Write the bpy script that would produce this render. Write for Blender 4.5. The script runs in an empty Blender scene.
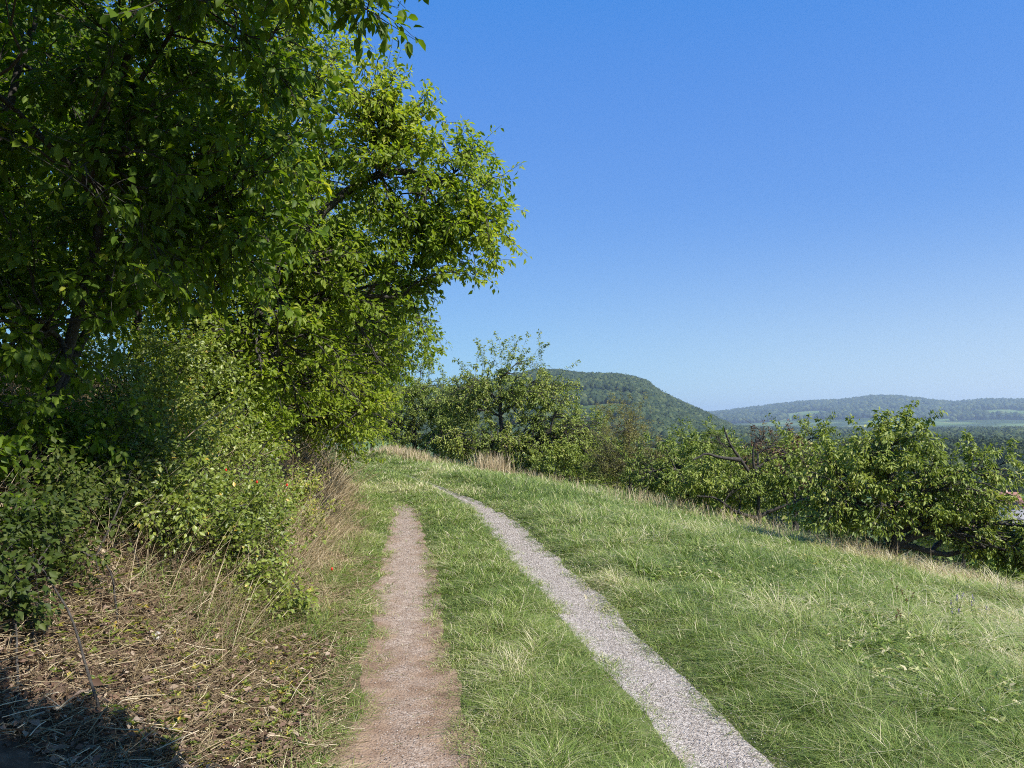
import bpy, math
import numpy as np
PI = math.pi
sc = bpy.context.scene
COL = sc.collection
F = 774.0; HZ = 422.0; CAMZ = 1.6
PITCH = math.atan((HZ - 384.0) / F)
SUN_AZ = math.radians(130.0)     # clockwise from +Y (view direction): right and a little behind
SUN_EL = math.radians(46.0)
SUN = np.array([math.sin(SUN_AZ)*math.cos(SUN_EL), math.cos(SUN_AZ)*math.cos(SUN_EL), math.sin(SUN_EL)])

def W(px, py, d):
    """world point seen at pixel px,py whose depth along +Y is d"""
    cx, cz = (px-512)/F, (384-py)/F
    dy = math.cos(PITCH) - cz*math.sin(PITCH); dz = math.sin(PITCH) + cz*math.cos(PITCH)
    return np.array([cx/dy*d, d, CAMZ + dz/dy*d])

# ------------------------------------------------------------------ noise
def _h(ix, iy, s):
    n = (ix.astype(np.int64)*374761393 + iy.astype(np.int64)*668265263 + s*1442695041) & 0x7fffffff
    n = ((n ^ (n >> 13))*1274126177) & 0x7fffffff
    n = (n ^ (n >> 16)) & 0x7fffffff
    return (n % 100003)/100003.0
def vnoise(x, y, s=0):
    x = np.asarray(x, float); y = np.asarray(y, float)
    ix = np.floor(x); iy = np.floor(y); fx = x-ix; fy = y-iy
    fx = fx*fx*(3-2*fx); fy = fy*fy*(3-2*fy)
    a = _h(ix, iy, s); b = _h(ix+1, iy, s); c = _h(ix, iy+1, s); d = _h(ix+1, iy+1, s)
    return (a*(1-fx)+b*fx)*(1-fy) + (c*(1-fx)+d*fx)*fy
def fbm(x, y, s=0, o=4):
    v = 0; a = .5; t = 0
    for k in range(o):
        v = v + a*vnoise(x*2**k, y*2**k, s+k*17); t += a; a *= .5
    return v/t
def sstep(a, b, x):
    t = np.clip((x-a)/(b-a), 0, 1); return t*t*(3-2*t)

# ------------------------------------------------------------------ layout of the track and the terrain
LY = [-30, 0, 3.58, 4.38, 5.95, 9.3, 13, 14.4, 19, 25, 32, 40, 60, 100, 400]
LX = [4.5, .1, -.48, -.6, -.80, -1.25, -1.76, -2.0, -3.1, -5.1, -8.2, -12.5, -28, -66, -380]
RY = [-30, 0, 3.58, 4.38, 5.95, 9.3, 13, 14.9, 18.8, 24.8, 32, 40, 60, 100, 400]
RX = [6.2, 1.72, 1.08, .95, .71, .29, -.27, -.62, -1.75, -3.7, -6.9, -11.2, -26.7, -64.7, -379]
_ty = np.linspace(-30, 400, 4301)
def _sm(v, n=9):
    k = np.hanning(n+2)[1:-1]; k /= k.sum()
    return np.convolve(np.pad(v, n//2, mode='edge'), k, 'valid')
_tl = _sm(np.interp(_ty, LY, LX), 31); _tr = _sm(np.interp(_ty, RY, RX), 31)
def xl(y): return np.interp(y, _ty, _tl)
def xr(y): return np.interp(y, _ty, _tr)
_tc = _sm((_tl+_tr)/2, 41); _dc = np.gradient(_tc, _ty)
def ulat(x, y):
    c = np.interp(y, _ty, _tc); s = np.interp(y, _ty, _dc)
    return (x-c)/np.sqrt(1+s*s)
def hwl(y): return np.interp(y, [0, 3.5, 6, 9.3, 13, 14.3, 15.2, 17], [.31, .31, .30, .29, .27, .24, .17, 0])
def hwr(y): return np.interp(y, [0, 3.6, 6, 9.3, 13, 15, 17.5, 20, 27, 34], [.24, .23, .22, .27, .27, .17, .10, .07, .06, .0])
_tu = np.linspace(-400, 600, 20001)
_tz = np.interp(_tu, [-400, -150, -60, -20, -8, -5, -3.6, -2.7, -2.0, -1.6, -1.25, 1.2, 1.6, 3.0, 7.0, 9, 12, 30, 60, 150, 300, 600],
                     [45, 32, 16, 5.4, 2.6, 1.8, 1.33, .78, .24, .05, 0, 0, .06, -.08, -.72, -1.25, -2.6, -10, -16.5, -27, -32, -33])
_tz = _sm(_tz, 15)
def paz(px): return math.atan2((px-512)/F, 1.0)
def ridge(px, py, r): 
    w = W(px, py, 1.0); return 1.6 + (w[2]-CAMZ)/math.hypot(w[0], 1.0)*r
H1 = [(-400, 395), (300, 386), (430, 395), (500, 384), (535, 375), (560, 376), (585, 379), (615, 379), (632, 381), (645, 385), (650, 389), (660, 396), (672, 403), (688, 410), (704, 417), (716, 424), (735, 433), (800, 437), (1500, 437)]
H1a = [paz(p) for p, _ in H1]; H1z = [ridge(p, q, 1800) for p, q in H1]
H2 = [(-400, 400), (640, 413), (700, 416), (725, 414), (760, 410), (800, 405), (840, 403), (872, 399), (900, 399), (925, 402), (950, 405), (985, 403), (1024, 403), (1150, 408), (1500, 412)]
H2a = [paz(p) for p, _ in H2]; H2z = [ridge(p, q, 6500) for p, q in H2]
def H(x, y):
    x = np.asarray(x, float); y = np.asarray(y, float)
    u = ulat(x, y); z = np.interp(u, _tu, _tz)
    # small roughness; the wheel tracks are worn a few cm below the grass
    z = z + (fbm(x*1.3, y*1.3, 3)-.5)*.10*sstep(1.2, 2.5, np.abs(u)) + (fbm(x*.25, y*.25, 9)-.5)*.5*sstep(3, 12, np.abs(u))
    z = z - .035*sstep(1.5, .6, np.abs(x-xl(y))/np.maximum(hwl(y), .02)) - .035*sstep(1.5, .6, np.abs(x-xr(y))/np.maximum(hwr(y), .02))
    z = z + .045*sstep(.55, 0, np.abs(u)) 
    z = z + ((fbm(x*3.2, y*3.2, 13)-.5)*.16 + (fbm(x*9, y*9, 15)-.5)*.05)*sstep(-1.5, -2.2, u)*sstep(25, 8, y)
    # little mound where the track bends out of sight
    z = z + .35*np.exp(-(((x+4.6)/1.6)**2+((y-31.5)/1.5)**2))
    r = np.hypot(x, y); az = np.arctan2(x, np.where(y > 0, y, np.abs(y)+1e-6))
    f = sstep(150, 420, r); zf = np.full_like(z, -33.0) + (fbm(x/260., y/260., 21)-.5)*9
    z = z*(1-f) + zf*f
    h1 = np.interp(az, H1a, H1z); t = np.clip((r-330)/(1800-330), 0, 1)
    prof = .30*t + .70*sstep(.28, 1.0, t)
    up1 = np.maximum(h1+33, 0)*prof
    back = 1-sstep(1900, 3600, r)*1.0
    z1 = up1*back
    h2 = np.interp(az, H2a, H2z); t2 = np.clip((r-3300)/3200, 0, 1)
    z2 = (h2+33)*(.25*t2+.75*t2*t2*(3-2*t2)) - 60*sstep(6700, 9500, r)
    rough = (fbm(x/420., y/420., 31)-.5)*34*sstep(3600, 4800, r)*sstep(6900, 6100, r)*.8 + (fbm(x/120., y/120., 33)-.5)*13*sstep(600, 1100, r)*sstep(2400, 1700, r)*sstep(.0, -.05, az-paz(760))
    return z + np.maximum(z1, z2) + rough

# ------------------------------------------------------------------ mesh helpers
def mesh_obj(name, V, Fa, mat, parent=None, tint=None, smooth=False, loc=None):
    """V (n,3); Fa (m,3) or (m,4) int array or list of such arrays"""
    V = np.asarray(V, np.float32)
    if loc is not None: V = V - np.asarray(loc, np.float32)
    if not isinstance(Fa, (list, tuple)): Fa = [Fa]
    Fa = [np.asarray(f, np.int32) for f in Fa if len(f)]
    me = bpy.data.meshes.new(name)
    me.vertices.add(len(V)); me.vertices.foreach_set('co', V.ravel())
    nl = sum(f.size for f in Fa); npoly = sum(len(f) for f in Fa)
    me.loops.add(nl); me.polygons.add(npoly)
    me.loops.foreach_set('vertex_index', np.concatenate([f.ravel() for f in Fa]))
    tot = np.concatenate([np.full(len(f), f.shape[1], np.int32) for f in Fa])
    st = np.concatenate([[0], np.cumsum(tot)[:-1]]).astype(np.int32)
    me.polygons.foreach_set('loop_start', st)
    try: me.polygons.foreach_set('loop_total', tot)
    except Exception: pass
    me.update(calc_edges=True)
    if smooth: me.polygons.foreach_set('use_smooth', np.ones(npoly, bool))
    if tint is not None:
        a = me.attributes.new('tint', 'FLOAT', 'POINT'); a.data.foreach_set('value', np.asarray(tint, np.float32))
    me.materials.append(mat)
    o = bpy.data.objects.new(name, me); COL.objects.link(o)
    if parent is not None: o.parent = parent
    if loc is not None and parent is None: o.location = [float(c) for c in loc]
    return o
def thing(name, label, cat, loc, group=None):
    o = bpy.data.objects.new(name, None); COL.objects.link(o)
    o.location = [float(c) for c in loc]; o.empty_display_size = .2
    o['label'] = label; o['category'] = cat
    if group: o['group'] = group
    return o
def tag(o, label, cat=None, group=None, kind=None):
    if label: o['label'] = label
    if cat: o['category'] = cat
    if group: o['group'] = group
    if kind: o['kind'] = kind
    return o

def tubes(P, R, sides=4):
    """P (N,M,3) polylines, R (N,M) radii -> verts, quads"""
    N, M, _ = P.shape
    T = np.gradient(P, axis=1); T /= np.linalg.norm(T, axis=2, keepdims=True)+1e-9
    ref = np.where(np.abs(T[:, :, 2:3]) > .9, np.array([1., 0, 0]), np.array([0, 0, 1.]))
    A = np.cross(T, ref); A /= np.linalg.norm(A, axis=2, keepdims=True)+1e-9
    B = np.cross(T, A)
    th = np.arange(sides)*2*PI/sides
    V = P[:, :, None, :] + R[:, :, None, None]*(np.cos(th)[None, None, :, None]*A[:, :, None, :] + np.sin(th)[None, None, :, None]*B[:, :, None, :])
    n = np.arange(N)[:, None, None]*M*sides; m = np.arange(M-1)[None, :, None]*sides; k = np.arange(sides)[None, None, :]; k2 = (k+1) % sides
    Q = np.stack([n+m+k, n+m+k2, n+m+sides+k2, n+m+sides+k], -1).reshape(-1, 4)
    return V.reshape(-1, 3), Q
def bez(A, C, B, M):
    t = np.linspace(0, 1, M)[None, :, None]
    return (1-t)**2*A[:, None, :] + 2*t*(1-t)*C[:, None, :] + t*t*B[:, None, :]
def unit(v): return v/(np.linalg.norm(v, axis=-1, keepdims=True)+1e-9)

L2V = np.array([[0, 0, 0], [.30, -.40, .10], [.68, -.34, .04], [1, 0, -.14], [.68, .34, .04], [.30, .40, .10], [.33, 0, .0], [.68, 0, -.03]])
L2F = np.array([[0, 6, 1], [1, 6, 7], [1, 7, 2], [2, 7, 3], [0, 5, 6], [5, 4, 7], [5, 7, 6], [4, 3, 7]])
L1V = np.array([[0, 0, 0], [.45, -.42, .12], [1, 0, -.08], [.45, .42, .12]])
L1F = np.array([[0, 2, 1], [0, 3, 2]])
def leaf_geo(P, D, Nn, ln, wd, lod=1):
    D = unit(D); S = unit(np.cross(D, Nn)); U = np.cross(S, D)
    TV, TF = (L2V, L2F) if lod == 2 else (L1V, L1F)
    ln = np.asarray(ln).reshape(-1, 1, 1)*np.ones((len(P), 1, 1)); wd = np.asarray(wd).reshape(-1, 1, 1)*np.ones((len(P), 1, 1))
    V = P[:, None, :] + D[:, None, :]*TV[None, :, 0:1]*ln + S[:, None, :]*TV[None, :, 1:2]*wd + U[:, None, :]*TV[None, :, 2:3]*ln
    k = len(TV); Fa = (TF[None] + (np.arange(len(P))*k)[:, None, None]).reshape(-1, 3)
    return V.reshape(-1, 3), Fa, k

def kmeans(P, k, rg, it=6):
    C = P[rg.choice(len(P), k, replace=False)]
    for _ in range(it):
        d = ((P[:, None, :]-C[None])**2).sum(2); a = d.argmin(1)
        for j in range(k):
            if (a == j).any(): C[j] = P[a == j].mean(0)
    return C, a

def blob_points(blobs, n, rg, shell=.42, lump=.35):
    out = []
    w = np.array([b[6] if len(b) > 6 else b[3]*b[4]*b[5] for b in blobs], float); w /= w.sum()
    for b, f in zip(blobs, w):
        m = max(4, int(round(n*f)))
        d = unit(rg.normal(size=(m, 3))); r = rg.random(m)**shell
        sc_ = 1-lump + 2*lump*vnoise(np.arctan2(d[:, 1], d[:, 0])*2.2+50, d[:, 2]*3.1+9, int(rg.integers(1e6)))
        out.append(np.array(b[:3]) + d*(r*sc_)[:, None]*np.array(b[3:6]))
    return np.concatenate(out)

def make_plant(name, label, cat, stems, blobs, n_twigs, lpt, leaf, bark, lmat, seed, droop=.5, lod=1, limbs=8, r0=.1, group=None,
               shell=.42, lump=.35, zmin=None, up=.15, twig_len=None, spikes=0, spike_h=.8, wood='trunk', crown='crown', aspect=.5, twig_r=.004, wob=.10, leafspread=.05, sag=None):
    """stems: list of polylines (world points) from the ground up; blobs: crown envelope ellipsoids (world)."""
    rg = np.random.default_rng(seed)
    base = np.array(stems[0][0], float)
    T = blob_points(blobs, n_twigs, rg, shell, lump)
    if zmin is not None: 
        T = T[T[:, 2] > zmin(T[:, 0], T[:, 1])]
    n_sub = max(4, len(T)//9)
    S, a = kmeans(T, n_sub, rg)
    n_l = min(limbs, n_sub-1)
    L, b = kmeans(S, n_l, rg)
    VV, QQ, off = [], [], 0
    def add(P, R, s):
        nonlocal off
        v, q = tubes(P, R, s); VV.append(v); QQ.append(q+off); off += len(v)
    stems_d = []
    for st in stems:
        st = np.array(st, float); t = np.linspace(0, 1, len(st)); tt = np.linspace(0, 1, 14)
        P = np.stack([np.interp(tt, t, st[:, k]) for k in range(3)], -1)
        for k in range(3): P[1:-1, k] = (P[:-2, k]+2*P[1:-1, k]+P[2:, k])/4
        P[1:, :2] += rg.normal(size=(13, 2))*r0*.18
        rr = r0*(1-.62*tt) * (1+.45*np.exp(-tt*14)); add(P[None], rr[None], 8); stems_d.append((P, rr))
    # limbs
    Ps, Pe, Rs = [], [], []
    for c in L:
        best = None
        for P, rr in stems_d:
            d = np.linalg.norm(P-c, axis=1) + .9*np.maximum(P[:, 2]-c[2]+.25*np.linalg.norm(P[:, :2]-c[:2], axis=1), 0)
            d[:4] += 2; k = d.argmin()
            if best is None or d[k] < best[0]: best = (d[k], P[k], rr[k])
        Ps.append(best[1]); Rs.append(best[2])
    Ps = np.array(Ps); Rs = np.array(Rs)*.72
    ln = np.linalg.norm(L-Ps, axis=1, keepdims=True)
    C = (Ps+L)/2 + rg.normal(size=L.shape)*ln*wob*1.6 + np.array([0, 0, 1])*ln*up
    LP = bez(Ps, C, L, 9)
    wv = rg.normal(size=LP.shape)*ln[:, None]*.03; wv[:, 1:-1] = (wv[:, :-2]+wv[:, 1:-1]+wv[:, 2:])/3; wv[:, 0] = 0; wv[:, -1] = 0; LP += wv
    LR = Rs[:, None]*np.linspace(1, .34, 9)[None]; add(LP, LR, 6)
    # sub branches
    k = np.clip(rg.normal(5.5, 1.6, len(S)), 2, 8).astype(int); P0 = LP[b, k]; R0 = LR[b, k]*.66
    ln = np.linalg.norm(S-P0, axis=1, keepdims=True)
    C = (P0+S)/2 + rg.normal(size=S.shape)*ln*wob*1.5 + np.array([0, 0, 1])*ln*up
    SP = bez(P0, C, S, 7); SP[:, 1:-1] += rg.normal(size=SP[:, 1:-1].shape)*ln[:, None]*.018
    SR = R0[:, None]*np.linspace(1, .3, 7)[None]; add(SP, SR, 5)
    # twigs
    if spikes:
        idx = np.argsort(-T[:, 2]+rg.normal(size=len(T))*.3)[:spikes]
        T = T.copy(); T[idx] += np.stack([rg.normal(0, .12, spikes), rg.normal(0, .12, spikes), rg.uniform(.2, 1, spikes)*spike_h], -1)
    k = rg.integers(2, 7, len(T)); P0 = SP[a, k]; R0 = np.maximum(SR[a, k]*.6, twig_r)
    ln = np.linalg.norm(T-P0, axis=1, keepdims=True)
    C = (P0+T)/2 + rg.normal(size=T.shape)*ln*wob + np.array([0, 0, 1])*ln*(up if sag is None else sag)
    M = 6; TP = bez(P0, C, T, M)
    add(TP, R0[:, None]*np.linspace(1, .35, M)[None], 3)
    root = thing(name, label, cat, base, group)
    mesh_obj(wood, np.concatenate(VV)-base, np.concatenate(QQ), bark, root, smooth=True)
    # leaves
    if lpt > 0:
        ti = np.repeat(np.arange(len(T)), lpt)
        if spikes: ti = np.concatenate([ti, np.repeat(idx, lpt*2)])
        n = len(ti)
        t = 1-rg.random(n)**1.25*.85
        tt = t[:, None]; A_, C_, B_ = P0[ti], C[ti], T[ti]
        P = (1-tt)**2*A_ + 2*tt*(1-tt)*C_ + tt**2*B_
        tan = unit(2*(1-tt)*(C_-A_) + 2*tt*(B_-C_))
        rnd = rg.normal(size=(n, 3)); perp = unit(rnd - (rnd*tan).sum(1, keepdims=True)*tan)
        ll = leaf*rg.uniform(.6, 1.15, n)
        P = P + perp*(leafspread*rg.random((n, 1)))
        D = unit(tan*.45 + perp*.8 + np.array([0, 0, -1])*droop*rg.uniform(.3, 1.3, (n, 1)))
        Nn = unit(rg.normal(size=(n, 3))*.6 + np.array([0, 0, .45]) + SUN*.7)
        V, Fa, kk = leaf_geo(P, D, Nn, ll, ll*aspect/.8, lod)
        clump = vnoise(P[:, 0]*.9+40, P[:, 2]*.9+P[:, 1]*.7+40, seed % 97)
        tint = np.clip(.5*rg.random(n)+.5*clump + (rg.random(n) < .02)*.5, 0, 1)
        mesh_obj(crown, V-base.astype(float), Fa, lmat, root, np.repeat(tint, kk), smooth=(lod == 2))
    return root

# ------------------------------------------------------------------ materials
def nt(name):
    m = bpy.data.materials.new(name); m.use_nodes = True; t = m.node_tree; t.nodes.clear()
    return m, t, t.nodes.new('ShaderNodeOutputMaterial')
def node(t, typ, **kw):
    n = t.nodes.new(typ)
    for k, v in kw.items():
        if k in n.inputs: n.inputs[k].default_value = v
        else: setattr(n, k, v)
    return n
def ramp(t, stops, interp='LINEAR'):
    r = t.nodes.new('ShaderNodeValToRGB'); e = r.color_ramp.elements; r.color_ramp.interpolation = interp
    e[0].position, e[0].color = stops[0][0], (*stops[0][1], 1); e[1].position, e[1].color = stops[-1][0], (*stops[-1][1], 1)
    for p, c in stops[1:-1]:
        q = e.new(p); q.color = (*c, 1)
    return r
def leaf_material(name, stops, trans=.35, rough=.42, spec=.5, tgain=(1.5, 1.55, .7)):
    m, t, out = nt(name)
    at = node(t, 'ShaderNodeAttribute', attribute_name='tint'); r = ramp(t, stops); t.links.new(at.outputs['Fac'], r.inputs[0])
    p = node(t, 'ShaderNodeBsdfPrincipled', Roughness=rough); p.inputs['Specular IOR Level'].default_value = spec
    t.links.new(r.outputs[0], p.inputs['Base Color'])
    mu = node(t, 'ShaderNodeVectorMath', operation='MULTIPLY'); mu.inputs[1].default_value = tgain
    t.links.new(r.outputs[0], mu.inputs[0])
    tr = node(t, 'ShaderNodeBsdfTranslucent'); t.links.new(mu.outputs[0], tr.inputs['Color'])
    mx = node(t, 'ShaderNodeMixShader'); mx.inputs[0].default_value = trans
    t.links.new(p.outputs[0], mx.inputs[1]); t.links.new(tr.outputs[0], mx.inputs[2]); t.links.new(mx.outputs[0], out.inputs[0])
    return m
def noise_material(name, stops, scale=8, detail=6, rough=.9, bump=.3, bscale=None, bdist=.02, mix=None):
    m, t, out = nt(name)
    tc = node(t, 'ShaderNodeTexCoord')
    n = node(t, 'ShaderNodeTexNoise', Scale=scale, Detail=detail, Roughness=.65); t.links.new(tc.outputs['Object'], n.inputs['Vector'])
    r = ramp(t, stops); t.links.new(n.outputs['Fac'], r.inputs[0])
    p = node(t, 'ShaderNodeBsdfPrincipled', Roughness=rough); p.inputs['Specular IOR Level'].default_value = .2
    t.links.new(r.outputs[0], p.inputs['Base Color'])
    b = node(t, 'ShaderNodeBump', Strength=bump, Distance=bdist)
    n2 = node(t, 'ShaderNodeTexNoise', Scale=bscale or scale*3, Detail=5); t.links.new(tc.outputs['Object'], n2.inputs['Vector'])
    t.links.new(n2.outputs['Fac'], b.inputs['Height']); t.links.new(b.outputs[0], p.inputs['Normal']); t.links.new(p.outputs[0], out.inputs[0])
    return m

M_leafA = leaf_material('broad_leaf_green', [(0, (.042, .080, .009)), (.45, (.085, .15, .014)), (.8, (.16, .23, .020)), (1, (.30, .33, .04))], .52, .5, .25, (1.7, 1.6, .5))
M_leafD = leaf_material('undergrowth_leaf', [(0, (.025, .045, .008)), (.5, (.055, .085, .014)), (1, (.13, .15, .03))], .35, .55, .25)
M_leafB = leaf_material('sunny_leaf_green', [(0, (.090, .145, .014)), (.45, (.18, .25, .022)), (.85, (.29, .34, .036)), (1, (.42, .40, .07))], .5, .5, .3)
M_leafO = leaf_material('orchard_leaf_green', [(0, (.080, .120, .018)), (.5, (.185, .24, .040)), (.85, (.29, .33, .065)), (1, (.42, .38, .14))], .32, .5, .35, (1.25, 1.3, .8))
M_leafOl = leaf_material('olive_leaf', [(0, (.11, .115, .028)), (.5, (.19, .185, .048)), (1, (.30, .26, .09))], .3, .5, .4, (1.2, 1.2, .8))
M_leafR = leaf_material('browned_leaf', [(0, (.10, .06, .03)), (.5, (.15, .085, .045)), (1, (.13, .13, .04))], .25, .5, .3, (1.2, 1.0, .8))
M_shrub = leaf_material('bramble_leaf', [(0, (.07, .11, .02)), (.4, (.17, .22, .035)), (.72, (.28, .32, .06)), (.9, (.42, .40, .09)), (1, (.58, .40, .07))], .35, .42, .5)
M_grass = leaf_material('grass_blade', [(0, (.06, .095, .022)), (.35, (.148, .226, .036)), (.62, (.265, .335, .078)), (.82, (.46, .445, .20)), (1, (.66, .58, .40))], .3, .5, .35, (1.2, 1.2, .8))
M_straw = leaf_material('dry_straw', [(0, (.19, .135, .075)), (.4, (.36, .275, .155)), (.75, (.52, .42, .26)), (1, (.70, .60, .42))], .2, .6, .3, (1.1, 1.0, .8))
M_litter = leaf_material('fallen_leaf', [(0, (.07, .040, .026)), (.45, (.17, .105, .068)), (.8, (.24, .165, .115)), (1, (.36, .28, .20))], .1, .6, .3, (1, 1, 1))
M_far = leaf_material('far_crown', [(0, (.018, .034, .013)), (.5, (.044, .067, .020)), (1, (.10, .12, .036))], .12, .7, .15, (1, 1, 1))
M_bark = noise_material('bark', [(.3, (.028, .025, .022)), (.55, (.062, .056, .049)), (.75, (.125, .115, .102))], 22, 6, .9, .6)
M_barkG = noise_material('grey_dead_bark', [(.3, (.06, .05, .042)), (.6, (.13, .11, .095)), (.8, (.24, .21, .18))], 18, 6, .9, .6)
M_stick = noise_material('bleached_stick', [(.3, (.22, .16, .10)), (.7, (.50, .42, .30))], 20, 5, .8, .3)
M_berry = noise_material('red_hip', [(.3, (.45, .02, .012)), (.7, (.62, .05, .02))], 30, 2, .3, .05)

def ground_material():
    m, t, out = nt('hillside_soil')
    tc = node(t, 'ShaderNodeTexCoord'); at = node(t, 'ShaderNodeAttribute', attribute_name='tint')
    def nz(s, d=6): 
        n = node(t, 'ShaderNodeTexNoise', Scale=s, Detail=d, Roughness=.65); t.links.new(tc.outputs['Object'], n.inputs['Vector']); return n
    a = ramp(t, [(.3, (.030, .020, .014)), (.5, (.085, .056, .040)), (.72, (.18, .125, .088))]); t.links.new(nz(9).outputs[0], a.inputs[0])
    b = ramp(t, [(.3, (.045, .06, .018)), (.5, (.10, .12, .04)), (.75, (.20, .18, .085))]); t.links.new(nz(7).outputs[0], b.inputs[0])
    c = ramp(t, [(.35, (.035, .06, .02)), (.5, (.07, .11, .03)), (.62, (.13, .18, .05)), (.75, (.20, .22, .08))]); t.links.new(nz(.012, 5).outputs[0], c.inputs[0])
    m1 = node(t, 'ShaderNodeMix', data_type='RGBA'); m2 = node(t, 'ShaderNodeMix', data_type='RGBA')
    f1 = node(t, 'ShaderNodeMapRange'); f1.inputs[1].default_value = 0; f1.inputs[2].default_value = 1; t.links.new(at.outputs['Fac'], f1.inputs[0])
    f2 = node(t, 'ShaderNodeMapRange'); f2.inputs[1].default_value = 1; f2.inputs[2].default_value = 2; t.links.new(at.outputs['Fac'], f2.inputs[0])
    t.links.new(f1.outputs[0], m1.inputs[0]); t.links.new(a.outputs[0], m1.inputs[6]); t.links.new(b.outputs[0], m1.inputs[7])
    t.links.new(f2.outputs[0], m2.inputs[0]); t.links.new(m1.outputs[2], m2.inputs[6]); t.links.new(c.outputs[0], m2.inputs[7])
    p = node(t, 'ShaderNodeBsdfPrincipled', Roughness=.95); p.inputs['Specular IOR Level'].default_value = .1
    bp = node(t, 'ShaderNodeBump', Strength=.5, Distance=.02); t.links.new(nz(40, 5).outputs[0], bp.inputs['Height'])
    t.links.new(m2.outputs[2], p.inputs['Base Color']); t.links.new(bp.outputs[0], p.inputs['Normal']); t.links.new(p.outputs[0], out.inputs[0])
    return m
def hill_material():
    m, t, out = nt('wooded_hills')
    tc = node(t, 'ShaderNodeTexCoord'); at = node(t, 'ShaderNodeAttribute', attribute_name='tint')
    def nz(s, d=6): 
        n = node(t, 'ShaderNodeTexNoise', Scale=s, Detail=d, Roughness=.6); t.links.new(tc.outputs['Object'], n.inputs['Vector']); return n
    wd = ramp(t, [(.3, (.018, .036, .013)), (.55, (.04, .066, .02)), (.8, (.07, .095, .03))]); t.links.new(nz(.03, 8).outputs[0], wd.inputs[0])
    md = ramp(t, [(.3, (.06, .105, .03)), (.5, (.11, .165, .045)), (.7, (.20, .21, .09))]); t.links.new(nz(.006, 4).outputs[0], md.inputs[0])
    mx = node(t, 'ShaderNodeMix', data_type='RGBA')
    t.links.new(at.outputs['Fac'], mx.inputs[0]); t.links.new(wd.outputs[0], mx.inputs[6]); t.links.new(md.outputs[0], mx.inputs[7])
    p = node(t, 'ShaderNodeBsdfPrincipled', Roughness=1.0); p.inputs['Specular IOR Level'].default_value = .05
    t.links.new(mx.outputs[2], p.inputs['Base Color']); t.links.new(p.outputs[0], out.inputs[0])
    return m
def track_material(name, soil, grav, amount):
    m, t, out = nt(name)
    tc = node(t, 'ShaderNodeTexCoord'); at = node(t, 'ShaderNodeAttribute', attribute_name='tint')
    v = node(t, 'ShaderNodeTexVoronoi', Scale=75.0); t.links.new(tc.outputs['Object'], v.inputs['Vector'])
    vc = node(t, 'ShaderNodeSeparateColor'); t.links.new(v.outputs['Color'], vc.inputs[0])
    g = ramp(t, [(0, grav[0]), (.5, grav[1]), (1, grav[2])]); t.links.new(vc.outputs[0], g.inputs[0])
    n = node(t, 'ShaderNodeTexNoise', Scale=6.0, Detail=8.0, Roughness=.7); t.links.new(tc.outputs['Object'], n.inputs['Vector'])
    s = ramp(t, [(.3, soil[0]), (.7, soil[1])]); t.links.new(n.outputs[0], s.inputs[0])
    n2 = node(t, 'ShaderNodeTexNoise', Scale=3.5, Detail=7.0, Roughness=.75); t.links.new(tc.outputs['Object'], n2.inputs['Vector'])
    ad = node(t, 'ShaderNodeMath', operation='ADD'); t.links.new(n2.outputs[0], ad.inputs[0]); t.links.new(at.outputs['Fac'], ad.inputs[1])
    mr = node(t, 'ShaderNodeMapRange'); mr.inputs[1].default_value = 1-amount; mr.inputs[2].default_value = 1.25-amount; t.links.new(ad.outputs[0], mr.inputs[0])
    mx = node(t, 'ShaderNodeMix', data_type='RGBA'); t.links.new(mr.outputs[0], mx.inputs[0]); t.links.new(s.outputs[0], mx.inputs[6]); t.links.new(g.outputs[0], mx.inputs[7])
    p = node(t, 'ShaderNodeBsdfPrincipled', Roughness=.95); p.inputs['Specular IOR Level'].default_value = .15
    bp = node(t, 'ShaderNodeBump', Strength=.8, Distance=.008); bp.invert = True; t.links.new(v.outputs['Distance'], bp.inputs['Height'])
    bp2 = node(t, 'ShaderNodeBump', Strength=.6, Distance=.02); t.links.new(n.outputs[0], bp2.inputs['Height']); t.links.new(bp.outputs[0], bp2.inputs['Normal'])
    t.links.new(mx.outputs[2], p.inputs['Base Color']); t.links.new(bp2.outputs[0], p.inputs['Normal']); t.links.new(p.outputs[0], out.inputs[0])
    return m
M_ground = ground_material(); M_hill = hill_material()
M_dirt = track_material('trodden_dirt', [(.15, .095, .064), (.32, .225, .155)], [(.17, .12, .095), (.32, .245, .19), (.45, .37, .31)], .36)
M_gravel = track_material('crushed_gravel', [(.22, .165, .13), (.37, .30, .25)], [(.20, .17, .145), (.37, .325, .29), (.50, .455, .415)], .70)
M_stone = leaf_material('gravel_stones', [(0, (.15, .12, .10)), (.5, (.36, .315, .28)), (1, (.56, .52, .48))], 0.0, .85, .2)

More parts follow.
